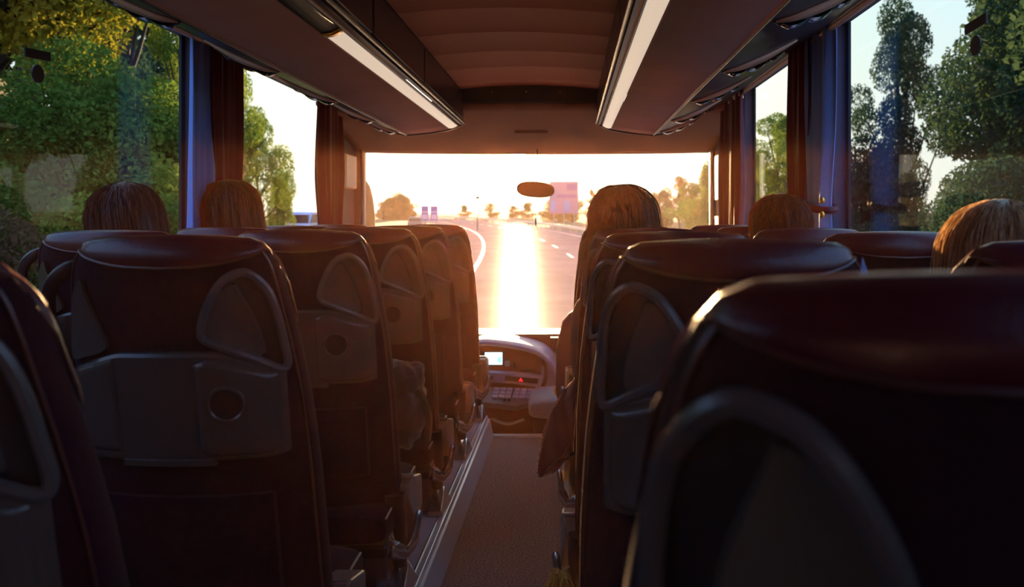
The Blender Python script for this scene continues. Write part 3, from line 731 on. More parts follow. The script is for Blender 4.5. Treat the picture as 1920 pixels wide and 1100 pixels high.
t = thing('driver_seat', 'driver\'s seat with blue-lit cushion at the front end of the aisle', 'seat', (.19, 5.12, -.36))
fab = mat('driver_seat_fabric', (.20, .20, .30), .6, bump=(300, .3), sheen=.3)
def ds(a, v):
    y = .02+.50*v; k = math.sin(PI*v)**.2 if 0 < v < 1 else .25; ca, sa = math.cos(a), math.sin(a)
    return ((.27*abs(ca)**.45*(1 if ca > 0 else -1))*(.85+.15*k)-.165, y-.10, .50+.075*abs(sa)**.5*(1 if sa > 0 else -1)*k)
MB().grid(ds, [2*PI*(i+.5)/28 for i in range(28)], [0, .01, .04, .12, .3, .5, .7, .88, .96, .99, 1], cu=True, caps=True).build('cushion', fab, t)
MB().prism([(-.06, .46), (.40, .46), (.34, .0), (.0, .0)], 'x', -.40, .05).build('pedestal', mat('pedestal', (.10, .05, .05), .5), t, bevel=.02)
def db(a, v):
    z = .52+.60*v; ca, sa = math.cos(a), math.sin(a); w = interp(v, [0, .2, .6, .85, .95, 1], [.25, .27, .265, .23, .18, .08])
    return (w*abs(ca)**.5*(1 if ca > 0 else -1)-.0, -.12-.10*v+(.06 if v < .95 else .05)*abs(sa)**.6*(1 if sa > 0 else -1), z)
MB().grid(db, [2*PI*(i+.5)/28 for i in range(28)], [0, .05, .2, .4, .6, .75, .85, .92, .96, .99, 1], cu=True, caps=True).build('backrest', mat('driver_back', (.07, .02, .05), .6), t)
MB().ell((-.262, -.10, .62), (.018, .03, .03), 12, 8).build('recline_knob', mat('brass', (.9, .6, .1), .2, metal=1), t)

# ------------------------------------------------------------------ passengers
skinm = mat('skin', (.55, .33, .24), .5)
def body_mesh(lean=0.0, turn=0.0):
    """one continuous seated figure: skinned limbs, sculpted head, five-fingered hands, fused by a voxel remesh"""
    V = []; E = []; R = []
    def ch(pts, start=None):
        prev = start
        for x, y, z, r in pts:
            V.append((x, y, z)); R.append(r); i = len(V)-1
            if prev is not None: E.append((prev, i))
            prev = i
        return prev
    pel = ch([(0, .27, .53, .12)])
    chest = ch([(0, .25, .64, .115), (0, .235, .78, .12), (0, .235, .92, .125)], pel)
    neck = ch([(0, .235, 1.00, .075), (0, .245, 1.06, .052), (0, .25, 1.11, .05)], chest)
    for s in (-1, 1):
        ch([(s*.10, .32, .52, .085), (s*.12, .50, .53, .075), (s*.13, .66, .52, .056), (s*.13, .67, .40, .052), (s*.13, .66, .29, .046), (s*.13, .67, .18, .036), (s*.13, .74, .155, .034), (s*.135, .82, .150, .028)], pel)
        wr = ch([(s*.10, .235, .97, .07), (s*.175, .235, .955, .056), (s*.195, .27, .82, .045), (s*.20, .31, .71, .040), (s*.17, .40, .66, .034), (s*.13, .49, .635, .026), (s*.118, .52, .625, .028), (s*.108, .55, .615, .030)], chest)
    me = bpy.data.meshes.new('b'); me.from_pydata(V, E, []); o = bpy.data.objects.new('b', me); C.objects.link(o)
    md = o.modifiers.new('s', 'SKIN'); sv_ = me.skin_vertices[0].data
    for i, r in enumerate(R): sv_[i].radius = (r, r)
    sv_[0].use_root = True
    md2 = o.modifiers.new('u', 'SUBSURF'); md2.levels = 2
    fo = []
    for s in (-1, 1):
        for k, (dx, ln) in enumerate(((-.024, .062), (-.008, .072), (.008, .068), (.023, .052), (.034, .05))):
            V2 = []; th = k == 4
            bx = s*.108+(-s)*dx*.9 if not th else s*.108-s*.030
            if th: P = [(s*.112, .53, .62), (s*.112-s*.030, .548, .612), (s*.112-s*.045, .575, .602), (s*.112-s*.048, .595, .592)]
            else: P = [(bx, .55, .612), (bx-s*.002, .55+ln*.45, .612), (bx-s*.004, .55+ln*.8, .598), (bx-s*.005, .55+ln*1.0, .58)]
            mb = MB(); mb.tube(P, [.0105, .0095, .0088, .0065], 8); fo.append(mb)
    dg = bpy.context.evaluated_depsgraph_get(); ev = o.evaluated_get(dg); m2 = bpy.data.meshes.new_from_object(ev)
    bpy.data.objects.remove(o)
    mb = MB(); mb.add([v.co for v in m2.vertices], [tuple(p.vertices) for p in m2.polygons])
    hc = Vector((0, .275, 1.215))
    def hd(u, v):
        a, b = u, v
        x = .076*math.cos(a)*math.sin(b); y = .098*math.sin(a)*math.sin(b); z = .120*math.cos(b)
        f = max(0, math.sin(a))*math.sin(b)
        if z < -.03: x *= 1-.30*min(1, (-z-.03)/.08); y *= 1-.10*min(1, (-z-.03)/.08)
        fr = f**6
        y += fr*(.006*math.exp(-((z-.03)/.02)**2)-.012*math.exp(-((abs(x)-.03)/.014)**2-((z-.004)/.012)**2))
        y += f**3*(.030*math.exp(-(x/.010)**2-((z+.025)/.014)**2)+.014*math.exp(-(x/.008)**2-((z-.002)/.02)**2))
        y += f**3*(.009*math.exp(-(x/.022)**2-((z+.058)/.006)**2)+.009*math.exp(-(x/.020)**2-((z+.071)/.006)**2)+.012*math.exp(-(x/.02)**2-((z+.098)/.014)**2))
        return hc+Vector((x, y, z))
    mb.grid(hd, [2*PI*i/64 for i in range(64)], lin(.02, PI-.02, 48), cu=True, caps=True)
    for s in (-1, 1): mb.ell(hc+Vector((s*.078, -.005, .0)), (.010, .018, .032), 12, 8, Matrix.Rotation(s*.25, 4, 'Z'))
    for f_ in fo: mb.add(f_.v, f_.f)
    o = mb.build('b2', skinm); rm = o.modifiers.new('r', 'REMESH'); rm.mode = 'VOXEL'; rm.voxel_size = .0065
    sm = o.modifiers.new('sm', 'SMOOTH'); sm.iterations = 2; sm.factor = .4
    dg = bpy.context.evaluated_depsgraph_get(); m3 = bpy.data.meshes.new_from_object(o.evaluated_get(dg)); bpy.data.objects.remove(o)
    m3.polygons.foreach_set('use_smooth', [True]*len(m3.polygons)); m3.name = 'person_body'
    return m3
def clothes_mesh(which, puff=0.0):
    V = []; E = []; R = []
    def ch(pts, start=None):
        prev = start
        for x, y, z, r in pts:
            V.append((x, y, z)); R.append(r); i = len(V)-1
            if prev is not None: E.append((prev, i))
            prev = i
        return prev
    if which == 'top':
        pel = ch([(0, .27, .54, .135)]); chest = ch([(0, .25, .64, .130), (0, .235, .78, .134), (0, .235, .92, .138)], pel)
        ch([(0, .235, .99, .088), (0, .242, 1.045, .064)], chest)
        for s in (-1, 1): ch([(s*.10, .235, .965, .084), (s*.178, .235, .95, .072+puff), (s*.20, .27, .82, .060+puff), (s*.205, .31, .715, .054+puff), (s*.172, .40, .66, .046+puff), (s*.135, .48, .637, .038)], chest)
    else:
        pel = ch([(0, .27, .50, .135)])
        for s in (-1, 1): ch([(s*.10, .32, .52, .098), (s*.12, .50, .53, .086), (s*.13, .66, .52, .070), (s*.13, .67, .40, .064), (s*.13, .66, .29, .058), (s*.13, .67, .20, .050)], pel)
    me = bpy.data.meshes.new('c'); me.from_pydata(V, E, []); o = bpy.data.objects.new('c', me); C.objects.link(o)
    o.modifiers.new('s', 'SKIN'); sv_ = me.skin_vertices[0].data
    for i, r in enumerate(R): sv_[i].radius = (r, r)
    sv_[0].use_root = True
    o.modifiers.new('u', 'SUBSURF').levels = 3
    dg = bpy.context.evaluated_depsgraph_get(); m2 = bpy.data.meshes.new_from_object(o.evaluated_get(dg)); bpy.data.objects.remove(o)
    for v in m2.vertices:
        n_ = noise.noise(Vector(v.co)*11)*.008; v.co += v.normal*n_
    m2.polygons.foreach_set('use_smooth', [True]*len(m2.polygons))
    return m2
BODY = body_mesh(); TOP = clothes_mesh('top'); LEGS = clothes_mesh('legs')
def hairmat(name, c1, c2, rough=.38):
    m = bpy.data.materials.new(name); m.use_nodes = True; t_ = m.node_tree; b = t_.nodes['Principled BSDF']
    tcn = t_.nodes.new('ShaderNodeTexCoord'); mp = t_.nodes.new('ShaderNodeMapping'); mp.inputs['Scale'].default_value = (90, 90, 4)
    n = t_.nodes.new('ShaderNodeTexNoise'); n.inputs['Scale'].default_value = 1.0; n.inputs['Detail'].default_value = 3
    r = t_.nodes.new('ShaderNodeValToRGB'); r.color_ramp.elements[0].position = .35; r.color_ramp.elements[1].position = .65
    r.color_ramp.elements[0].color = (*c1, 1); r.color_ramp.elements[1].color = (*c2, 1)
    t_.links.new(tcn.outputs['Object'], mp.inputs[0]); t_.links.new(mp.outputs[0], n.inputs['Vector']); t_.links.new(n.outputs['Fac'], r.inputs[0]); t_.links.new(r.outputs[0], b.inputs['Base Color'])
    b.inputs['Roughness'].default_value = rough; b.inputs['Sheen Weight'].default_value = .3; b.inputs['Sheen Roughness'].default_value = .35; b.inputs['Sheen Tint'].default_value = (1, .75, .4, 1)  # gold sheen tint puts the sun's rim glow into the hair
    bp = t_.nodes.new('ShaderNodeBump'); bp.inputs['Strength'].default_value = .5; bp.inputs['Distance'].default_value = .003; t_.links.new(n.outputs['Fac'], bp.inputs['Height']); t_.links.new(bp.outputs[0], b.inputs['Normal'])
    tr = t_.nodes.new('ShaderNodeBsdfTranslucent'); mx = t_.nodes.new('ShaderNodeMixShader'); mx.inputs[0].default_value = .12
    t_.links.new(r.outputs[0], tr.inputs[0]); out = t_.nodes['Material Output']; t_.links.new(b.outputs[0], mx.inputs[1]); t_.links.new(tr.outputs[0], mx.inputs[2]); t_.links.new(mx.outputs[0], out.inputs[0])
    return m
def hair_point(phi, s, L, wide, off, seed, flare, hc=Vector((0, .262, 1.235))):
    """phi round the head (pi/2 = face side); s 0..1 from the crown to the tip"""
    rx, ry, rz = .090*wide, .108, .112
    capl = .62 if L > .1 else .80
    n_ = noise.noise(Vector((math.cos(phi)*5+seed, math.sin(phi)*5, s*.8)))
    n2 = noise.noise(Vector((math.cos(phi)*22+seed, math.sin(phi)*22, s*1.2)))
    r = 1+.05*n_*min(1, s*3)+.030*n2*min(1, s*4)
    cx, sx = math.cos(phi), math.sin(phi)
    if s < capl:
        b = (PI*.52)*(s/capl)
        p = Vector((rx*cx*math.sin(b)*r, ry*sx*math.sin(b)*r, rz*math.cos(b)))
    else:
        q_ = (s-capl)/(1-capl); b = PI*.52
        k = 1+flare*math.sin(PI*q_*.8)-.25*q_**3
        p = Vector((rx*cx*math.sin(b)*r*k, ry*sx*math.sin(b)*r*(1-.25*q_), rz*math.cos(b)-L*q_))
        p.y -= .02*q_*0
    nrm = Vector((cx, sx, .4)).normalized()
    return hc+p+nrm*off
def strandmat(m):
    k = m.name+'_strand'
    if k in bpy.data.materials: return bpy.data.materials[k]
    s_ = m.copy(); s_.name = k                        # sun rim glow painted in: lightened colours, more translucent than the hair mass
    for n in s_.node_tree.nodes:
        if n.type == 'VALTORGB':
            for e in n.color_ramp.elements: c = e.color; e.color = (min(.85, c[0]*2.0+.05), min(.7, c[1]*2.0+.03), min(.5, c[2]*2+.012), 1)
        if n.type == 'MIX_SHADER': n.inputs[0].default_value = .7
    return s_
def add_hair(root, L, m, wide=1.0, flare=.10, seed=0, nstr=300, fuzz=.010):
    lo, hi = PI/2+.85, PI/2+2*PI-.85
    mb = MB(); ss = [0.01, .05, .1, .16, .22, .3, .38, .46, .54, .62, .7, .78, .86, .93, 1.0]
    mb.grid(lambda u, v: tuple(hair_point(u, v, L, wide, 0, seed, flare)), lin(lo, hi, 110), ss)
    hb = mb.build('hair', m, root, solid=.014)
    rnd = random.Random(seed+5); mb = MB()
    for _ in range(nstr):
        ph = rnd.uniform(lo, hi); of = .003+fuzz*rnd.random()**1.3; s0 = rnd.uniform(.0, .5); dph = rnd.uniform(-.12, .12); wv = rnd.uniform(0, 6)
        e = min(1.0, s0+rnd.uniform(.35, .8)); pts = []
        for k in range(9):
            s_ = s0+(e-s0)*k/8; pts.append(hair_point(ph+dph*k/8+.02*math.sin(wv+k), min(1, s_), L, wide, of*(.3+.7*math.sin(PI*(k+.5)/9)) + .004, seed, flare))
        mb.tube(pts, .0009, 3, cap=False)
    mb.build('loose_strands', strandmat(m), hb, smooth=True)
    return hb
def person(x, y, label, hairm, L, topc, legc, wide=1.0, flare=.1, seed=0, dz=0.0, rz=0.0, fuzz=.014, nstr=420, group=None, lean=0.0, sx=.80):
    root = thing('person', label, 'person', (x, y, .12), rz, group); root.rotation_euler = (0, lean, rz); root.scale = (sx, 1, 1)
    def part(n, me, m=None):
        me = me.copy() if m else me
        if m: me.materials.clear(); me.materials.append(m)
        o = bpy.data.objects.new(n, me); C.objects.link(o); o.parent = root; return o
    part('body', BODY); part('sweater', TOP, topc); part('trousers', LEGS, legc)
    add_hair(root, L, hairm, wide, flare, seed, nstr, fuzz)
    for s in (-1, 1):
        ey = MB().ell((s*.030, .3575, 1.219), (.0125, .009, .007), 12, 8).build('eye', mat('eye_white', (.55, .52, .5), .3), root)
        MB().ell((s*.030, .3645, 1.219), (.0052, .003, .0052), 12, 8).build('iris', mat('iris_brown', (.05, .025, .012), .2), ey)
        MB().tube([(s*.016, .371, 1.238), (s*.030, .370, 1.243), (s*.046, .360, 1.238)], [.002, .0032, .0015], 6).build('eyebrow', mat('brow_hair', (.04, .02, .012), .7), root)
    MB().tube([(-.024, .366, 1.150), (-.012, .377, 1.153), (0, .380, 1.151), (.012, .377, 1.153), (.024, .366, 1.150)], [.001, .0045, .005, .0045, .001], 8).build('lips', mat('lip_skin', (.42, .14, .13), .4), root)
    for k in root.children:                       # sitting height differs from person to person
        k.location.z += dz
    return root
dk = mat('dark_knit', (.03, .015, .025), .9, bump=(260, .4)); dj = mat('dark_jeans', (.02, .03, .06), .8, bump=(400, .2))
# heads stand at y + .26
person(-1.18, 2.36, 'person with long ash blond hair, seen from behind, beside the big tree-filled window', hairmat('ash_blond_hair', (.028, .024, .025), (.10, .088, .088)), .34, dk, dj, 1.32, .12, 1, dz=-.115, lean=-.125)
person(-1.20, 3.15, 'person with long light brown hair seen from behind in front of the curtain pillar', hairmat('light_brown_hair', (.045, .022, .012), (.12, .06, .03)), .34, mat('dark_wool', (.03, .02, .02), .9), dj, 1.48, .10, 2, dz=-.075, lean=-.10)
long_w = person(.25, 2.70, 'person with very long dark hair and fringed shawl, silhouetted against the windscreen by the aisle', hairmat('dark_brown_hair', (.014, .007, .004), (.04, .018, .008)), .50, dk, dj, 1.42, .28, 3, dz=-.115, fuzz=.022, nstr=520, lean=-.06, sx=.82)
person(.73, 2.78, 'person with short auburn hair glowing orange, head just above the driver side seats', hairmat('auburn_hair', (.045, .012, .006), (.12, .035, .012)), .10, dk, dj, 1.34, .05, 4, dz=-.145, fuzz=.015)
person(.74, 1.36, 'person with silvery blond hair and a dark collar at the right edge of the photo', hairmat('blond_hair', (.22, .15, .09), (.42, .33, .24)), .30, mat('black_coat', (.012, .012, .016), .8), dj, 1.3, .12, 5, dz=-.195, rz=.04, lean=.06, fuzz=.016)
# fringed shawl of the long-haired passenger: falls over the arm toward the aisle
shm = mat('shawl_knit', (.09, .025, .035), .9, bump=(240, .8), sheen=.4)
bpy.context.view_layer.update()
def pw(px, py, y): return Vector(((px-1068)/FPX*y, y, CZ+(410-py)/FPX*y))
Minv = long_w.matrix_world.inverted()
edge = [pw(1070, 725, 2.98), pw(1048, 748, 2.97), pw(1030, 782, 2.97), pw(1017, 828, 2.98), pw(1009, 886, 3.0), pw(1028, 886, 3.01), pw(1045, 877, 3.02), pw(1060, 860, 3.03)]
ctr = [pw(1085, 700, 2.96), pw(1084, 720, 2.95), pw(1080, 745, 2.95), pw(1078, 780, 2.96), pw(1076, 820, 2.98), pw(1074, 835, 2.99), pw(1073, 842, 3.0), pw(1072, 850, 3.01)]
ep = bez([Minv @ p for p in edge], 6); cp = bez([Minv @ p for p in ctr], 6)
mb = MB()
mb.grid(lambda u, v: tuple(cp[u]+(ep[u]-cp[u])*v+Vector((0, .012*math.sin(v*9+u*.3), .006*math.sin(u*.7)))), list(range(len(ep))), lin(0, 1, 10))
sh = mb.build('shawl', shm, long_w, solid=.008)
mb = MB()
for i in range(len(ep)*3-3):
    k = i/3; a = ep[int(k)].lerp(ep[min(len(ep)-1, int(k)+1)], k % 1); out = (a-cp[int(k)]).normalized()
    p = a+Vector((random.uniform(-.003, .003), random.uniform(-.006, .006), random.uniform(-.003, .003)))
    mb.ell(p+out*.002, (.0045, .0042, .0042), 6, 4)
mb.build('crochet_edge', mat('shawl_edge', (.25, .10, .06), .8, sheen=.5), sh)
# yellow tassels of a scarf lying on the seat at the foot of the aisle
mb = MB(); rnd = random.Random(3)
for _ in range(90):
    x = rnd.uniform(-.032, .03); y = rnd.uniform(-.03, .03); l = rnd.uniform(.05, .12)
    mb.tube([(x*.4, y*.6, .10), (x*.8, y, .085+rnd.uniform(-.01, .02)), (x*1.2+rnd.uniform(-.01, .01), y*1.2, .10-l*.6), (x*1.2, y*1.2, .10-l)], .0022, 4)
o = mb.build('scarf_tassel', mat('yellow_wool', (.55, .38, .06), .8, sheen=.5), loc=(-.02, 2.18, .265)); tag(o, 'bright yellow wool tassel poking out at the lower edge of the driver side aisle seat', 'scarf', kind='stuff')
# ------------------------------------------------------------------ outside
GZ = -1.46
SLOPE = .012
def road_x(y): return -.00078*max(0, y)**2
def gz(y): return GZ+SLOPE*max(0, y)
def terrain(x, y):
    z = gz(y); dx = x-road_x(y)
    if dx > 8.5: k = dx-8.5; z += min(2.4, k*.33)*(1 if y < 70 else max(.15, 1-(y-70)/60))
    if dx < -5.0:
        k = -5.0-dx; near = max(0, min(1, (34-y)/14)); z += near*min(6.0, k*.75)+(1-near)*min(.5, k*.1)
    return z+noise.noise(Vector((x*.25, y*.25, 0)))*.25*min(1, max(0, abs(dx-1.5)-7)/4)
mb = MB()
xs = [-420, -220, -120, -80, -60, -45, -35, -28, -22, -18, -15, -13, -11, -9.5, -8, -7, -6.2, -5.4, -5, 8.5, 9, 10, 11.5, 13, 15, 18, 22, 28, 36, 50, 80, 140, 260]
ysr = [-60, -30, -15, -6, 0, 5, 10, 15, 20, 25, 30, 35, 40, 50, 60, 75, 90, 110, 130, 160, 200, 250, 320, 420]
mb.grid(lambda x, y: (x+road_x(y), y, terrain(x+road_x(y), y)-.04), xs, ysr)
grassm = mat('verge_grass', (.09, .11, .03), .95, bump=(3, .8), var=(.6, (.16, .13, .05)))
o = mb.build('terrain', grassm); struct(o)
roadm = mat('asphalt', (.16, .14, .145), .8, bump=(25, .12), var=(.35, (.21, .185, .19)), spec=0)
rt = roadm.node_tree; rg = rt.nodes.new('ShaderNodeBsdfGlossy'); rg.inputs['Roughness'].default_value = .32; rm_ = rt.nodes.new('ShaderNodeMixShader'); rm_.inputs[0].default_value = .022
rt.links.new(rt.nodes['Principled BSDF'].outputs[0], rm_.inputs[1]); rt.links.new(rg.outputs[0], rm_.inputs[2]); rt.links.new(rm_.outputs[0], rt.nodes['Material Output'].inputs[0])
mb = MB(); mb.grid(lambda x, y: (x+road_x(y), y, gz(y)), lin(-5.2, 8.7, 8), lin(-50, 400, 120)); struct(mb.build('road', roadm))
whitem = mat('road_paint', (.75, .72, .70), .45)
for x0, x1 in ((-3.15, -2.95), (6.4, 6.55)):
    mb = MB(); mb.grid(lambda x, y: (x+road_x(y), y, gz(y)+.012), [x0, x1], lin(-40, 380, 110)); struct(mb.build('road_marking', whitem))
mb = MB()
for k in range(24):
    y = 12+k*12
    mb.grid(lambda x, yy: (x+road_x(yy), yy, gz(yy)+.012), [1.9, 2.05], [y, y+2, y+4])
struct(mb.build('road_marking', whitem))
# guard rails
railm = mat('guard_rail_steel', (.5, .45, .45), .35, metal=.6)
def guard_rail(dx, y0, y1, label):
    t = thing('guard_rail', label, 'guard rail', (0, 0, 0))
    n = int((y1-y0)/4)+1; ys_ = lin(y0, y1, n)
    prof = [(0, .45), (.05, .50), (0, .56), (0, .62), (.05, .68), (0, .75)]
    mb = MB(); mb.grid(lambda u, y: (dx+road_x(y)+prof[u][0]*(-1 if dx > 0 else 1), y, gz(y)+prof[u][1]), list(range(6)), ys_); mb.build('rail_beam', railm, t, solid=.01)
    me = None
    for y in ys_[:90]:
        p = Vector((dx+road_x(y)+(.06 if dx > 0 else -.06), y, gz(y)))
        if me is None: o = MB().box(-.05, .05, -.04, .04, -.1, .72).build('post', railm, t, smooth=False); me = o.data; o.location = p
        else: o = bpy.data.objects.new('post', me); C.objects.link(o); o.parent = t; o.location = p
guard_rail(7.6, 18, 330, 'steel guard rail along the outer edge of the curving road')
guard_rail(-5.0, 36, 330, 'steel guard rail along the inner edge of the curve, by the blue signs')
# signs
def sign(name, x, y, w, h, zb, cols, label, posts=2, bars=()):
    t = thing(name, label, 'road sign', (x, y, gz(y)))
    for i in range(posts):
        px = (-.35+.7*i/(max(1, posts-1)))*w if posts > 1 else 0
        MB().tube([(px, .06, -.3), (px, .06, zb+h*.9)], .05, 8).build('post', railm, t)
    MB().box(-w/2, w/2, 0, .05, zb, zb+h).build('panel', cols[0], t, smooth=False, bevel=.03)
    pan = t.children[-1]
    for (a, b, c_, d, mi) in bars:
        MB().box(-w/2+a*w, -w/2+b*w, -.012, 0, zb+c_*h, zb+d*h).build('panel_field', cols[mi], t, smooth=False)
    return t
blue = mat('sign_blue', (.06, .07, .42), .5); bluel = mat('sign_pale', (.30, .34, .60), .5); pink = mat('sign_back', (.42, .26, .34), .6); pinkd = mat('sign_back_dark', (.30, .16, .32), .6)
sign('direction_sign', -16.45, 100, .82, 1.65, 1.30, (blue, bluel), 'blue direction sign beyond the windscreen, the one of the pair next to the outside mirror', 1, [(.1, .9, .55, .62, 1), (.1, .9, .08, .42, 1)])
sign('direction_sign', -15.40, 100, .82, 1.65, 1.30, (blue, bluel), 'blue direction sign beyond the windscreen, the one of the pair nearer the interior mirror', 1, [(.1, .9, .55, .62, 1), (.1, .9, .08, .42, 1)])
sign('sign_board', -.75, 115, 3.8, 4.2, 2.0, (pink, pinkd, bluel), 'large pinkish sign board on legs just behind the interior mirror', 3, [(.25, .95, .48, .60, 1), (.6, .95, .72, .92, 1), (.5, .7, .08, .40, 2), (.05, .2, .08, .4, 2)])
t = thing('street_lamp', 'thin lamp post with a small dark head far along the road', 'lamp post', (-11.3, 108, gz(108)))
MB().tube([(0, 0, 0), (0, 0, 3.9)], .05, 8).build('pole', darkplastic, t); MB().ell((0, 0, 4.0), (.28, .2, .18), 12, 8).build('lamp_head', darkplastic, t)
# trees
def rand_quads(rnd, blobs, n, size, flat=.0):
    nb = len(blobs); w = np.array([b[3]**2 for b in blobs]); w /= w.sum()
    rs = np.random.RandomState(rnd); idx = rs.choice(nb, n, p=w)
    B_ = np.array([[*b[:3]] for b in blobs])[idx]; R_ = np.array([b[3] for b in blobs])[idx]
    d = rs.normal(size=(n, 3)); d /= np.linalg.norm(d, axis=1)[:, None]
    rr = R_*(.55+.5*rs.rand(n)**.6); P = B_+d*rr[:, None]*np.array([1, 1, .85])
    a = rs.normal(size=(n, 3)); a /= np.linalg.norm(a, axis=1)[:, None]
    b = np.cross(a, rs.normal(size=(n, 3))); b /= np.linalg.norm(b, axis=1)[:, None]
    s = size*(.5+rs.rand(n))[:, None]
    V = np.stack([P-a*s, P-b*s*.5, P+a*s, P+b*s*.5], 1).reshape(-1, 3)
    return V, [(4*i, 4*i+1, 4*i+2, 4*i+3) for i in range(n)]
BARK = mat('bark', (.045, .03, .02), .9, bump=(8, .6))
def tree_meshes(seed, h, r, n, size, kind):
    rnd = random.Random(seed); blobs = []; tb = MB()
    trunk = bez([(0, 0, -.4), (rnd.uniform(-.1, .1)*h*.3, 0, h*.35), (rnd.uniform(-.1, .1)*h*.4, .1, h*.85)], 5)
    r0 = h*.018+.04; tb.tube(trunk, [r0*(1-.75*i/(len(trunk)-1)) for i in range(len(trunk))], 8)
    lo = {'tall': .32, 'bush': .08, 'open': .28}[kind]
    nb = {'tall': 26, 'bush': 18, 'open': 22}[kind]
    for k in range(nb):
        f = lo+(1-lo)*(k+.5)/nb; env = math.sin(PI*min(.97, max(.06, ((f-lo)/(1-lo))*.8+.18)))
        a = rnd.uniform(0, 2*PI); d = r*env*rnd.uniform(.25, .95)
        c = Vector((d*math.cos(a), d*math.sin(a), f*h)); br = r*rnd.uniform(.22, .42)*(1 if kind != 'open' else .72)
        blobs.append((*c, br))
        st = trunk[min(len(trunk)-1, int(len(trunk)*min(.95, f*.8)))]
        tb.tube([st, st.lerp(c, .5)+Vector((0, 0, -.06*h*.3)), c], [r0*.35, r0*.22, r0*.08], 5)
    V, F = rand_quads(seed, blobs, n, size); me = bpy.data.meshes.new('crown'); me.from_pydata(V.tolist(), [], F)
    tm = bpy.data.meshes.new('trunk'); tm.from_pydata(tb.v, [], tb.f)
    tm.polygons.foreach_set('use_smooth', [True]*len(tm.polygons)); tm.materials.append(BARK)
    return me, tm
LM = {'green': leafmat('green_leaves', (.12, .21, .035), (.32, .40, .06)), 'yellow': leafmat('yellow_green_leaves', (.34, .34, .04), (.62, .45, .05)),
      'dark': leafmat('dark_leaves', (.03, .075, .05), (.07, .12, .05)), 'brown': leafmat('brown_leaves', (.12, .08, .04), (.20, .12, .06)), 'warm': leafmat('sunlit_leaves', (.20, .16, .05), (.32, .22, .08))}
TM = {}
def tree(kind, variant, x, y, h, matk, label, group, rz=0.0, name='tree', rscale=1.0):
    key = (kind, variant, matk)
    if key not in TM:
        base = {'tall': (8, 2.2, 42000, .048), 'bush': (3, 1.6, 30000, .034), 'open': (8, 2.4, 22000, .050)}[kind]
        me, tm = tree_meshes(variant*17+3, *base, kind); me.materials.append(LM[matk]); TM[key] = (me, tm, base[0])
    me, tm, bh = TM[key]
    t = thing(name, label, 'tree' if name == 'tree' else 'bush', (x, y, terrain(x, y)-.05), rz, group); s = h/bh
    for n_, m_ in (('crown', me), ('trunk', tm)):
        o = bpy.data.objects.new(n_, m_); C.objects.link(o); o.parent = t; o.scale = (s*rscale, s*rscale, s)
    return t
def PX(px, y): return (px-1068)/FPX*y
g = 'trees behind the window opposite the driver side'
rnd = random.Random(11)
spec = [ # px, y, kind, variant, height, colour
 (215, 24, 'tall', 1, 11, 'green'), (120, 15, 'tall', 2, 9.5, 'yellow'), (60, 19, 'tall', 3, 11, 'green'), (-30, 13.5, 'tall', 1, 9.5, 'green'),
 (-120, 16, 'tall', 2, 10, 'dark'), (-200, 12, 'tall', 3, 9, 'green'), (150, 30, 'tall', 1, 14, 'dark'), (10, 26, 'tall', 2, 13, 'green'),
 (240, 38, 'tall', 3, 15, 'dark'), (-330, 11, 'tall', 1, 9, 'green'), (-120, 24, 'tall', 2, 12, 'green'), (-480, 9, 'tall', 2, 9, 'green')]
names = {'green': 'green leafy tree', 'yellow': 'yellowing tree', 'dark': 'dark green tree'}
for i, (px, y, k, v, h, m_) in enumerate(spec):
    x = PX(px, y)
    tree(k, v, x, y, h, m_, names[m_]+' in the thicket filling the big window opposite the driver', g+(' '+m_), rz=i*1.3)
for i, (px, y, h, m_) in enumerate([(310, 11, 2.6, 'green'), (235, 9.8, 2.3, 'brown'), (150, 9.2, 2.0, 'green'), (60, 8.6, 1.9, 'brown'), (-40, 8, 2.2, 'green'), (280, 13, 3.4, 'green'), (110, 11, 3.0, 'green'), (-160, 7.6, 2.4, 'brown'), (190, 12, 3.6, 'green'), (345, 14, 3.0, 'brown')]):
    tree('bush', 1+i % 3, PX(px, y), y, h, m_, ('green' if m_ == 'green' else 'brownish')+' bush low on the bank outside the big window opposite the driver side', 'bushes on the bank '+m_, rz=i*2.1, name='bush')
# second window on that side
tree('bush', 2, PX(482, 27), 27, 3.7, 'green', 'round green tree behind the brown-haired head, low in the second window', None, name='tree', rscale=.55)
tree('bush', 3, PX(410, 25), 25, 4.2, 'green', 'green tree rising beside the curtain pillar in the second window', None, name='tree', rscale=.65)
tree('bush', 1, PX(530, 34), 34, 3.3, 'green', 'smaller round green bush in the second window, toward the pale van', None, name='bush', rscale=.5)
tree('open', 2, PX(352, 16), 16, 5.9, 'green', 'loose tree whose twigs show against the pale sky by the skylight-blue curtain', None, rscale=.62)
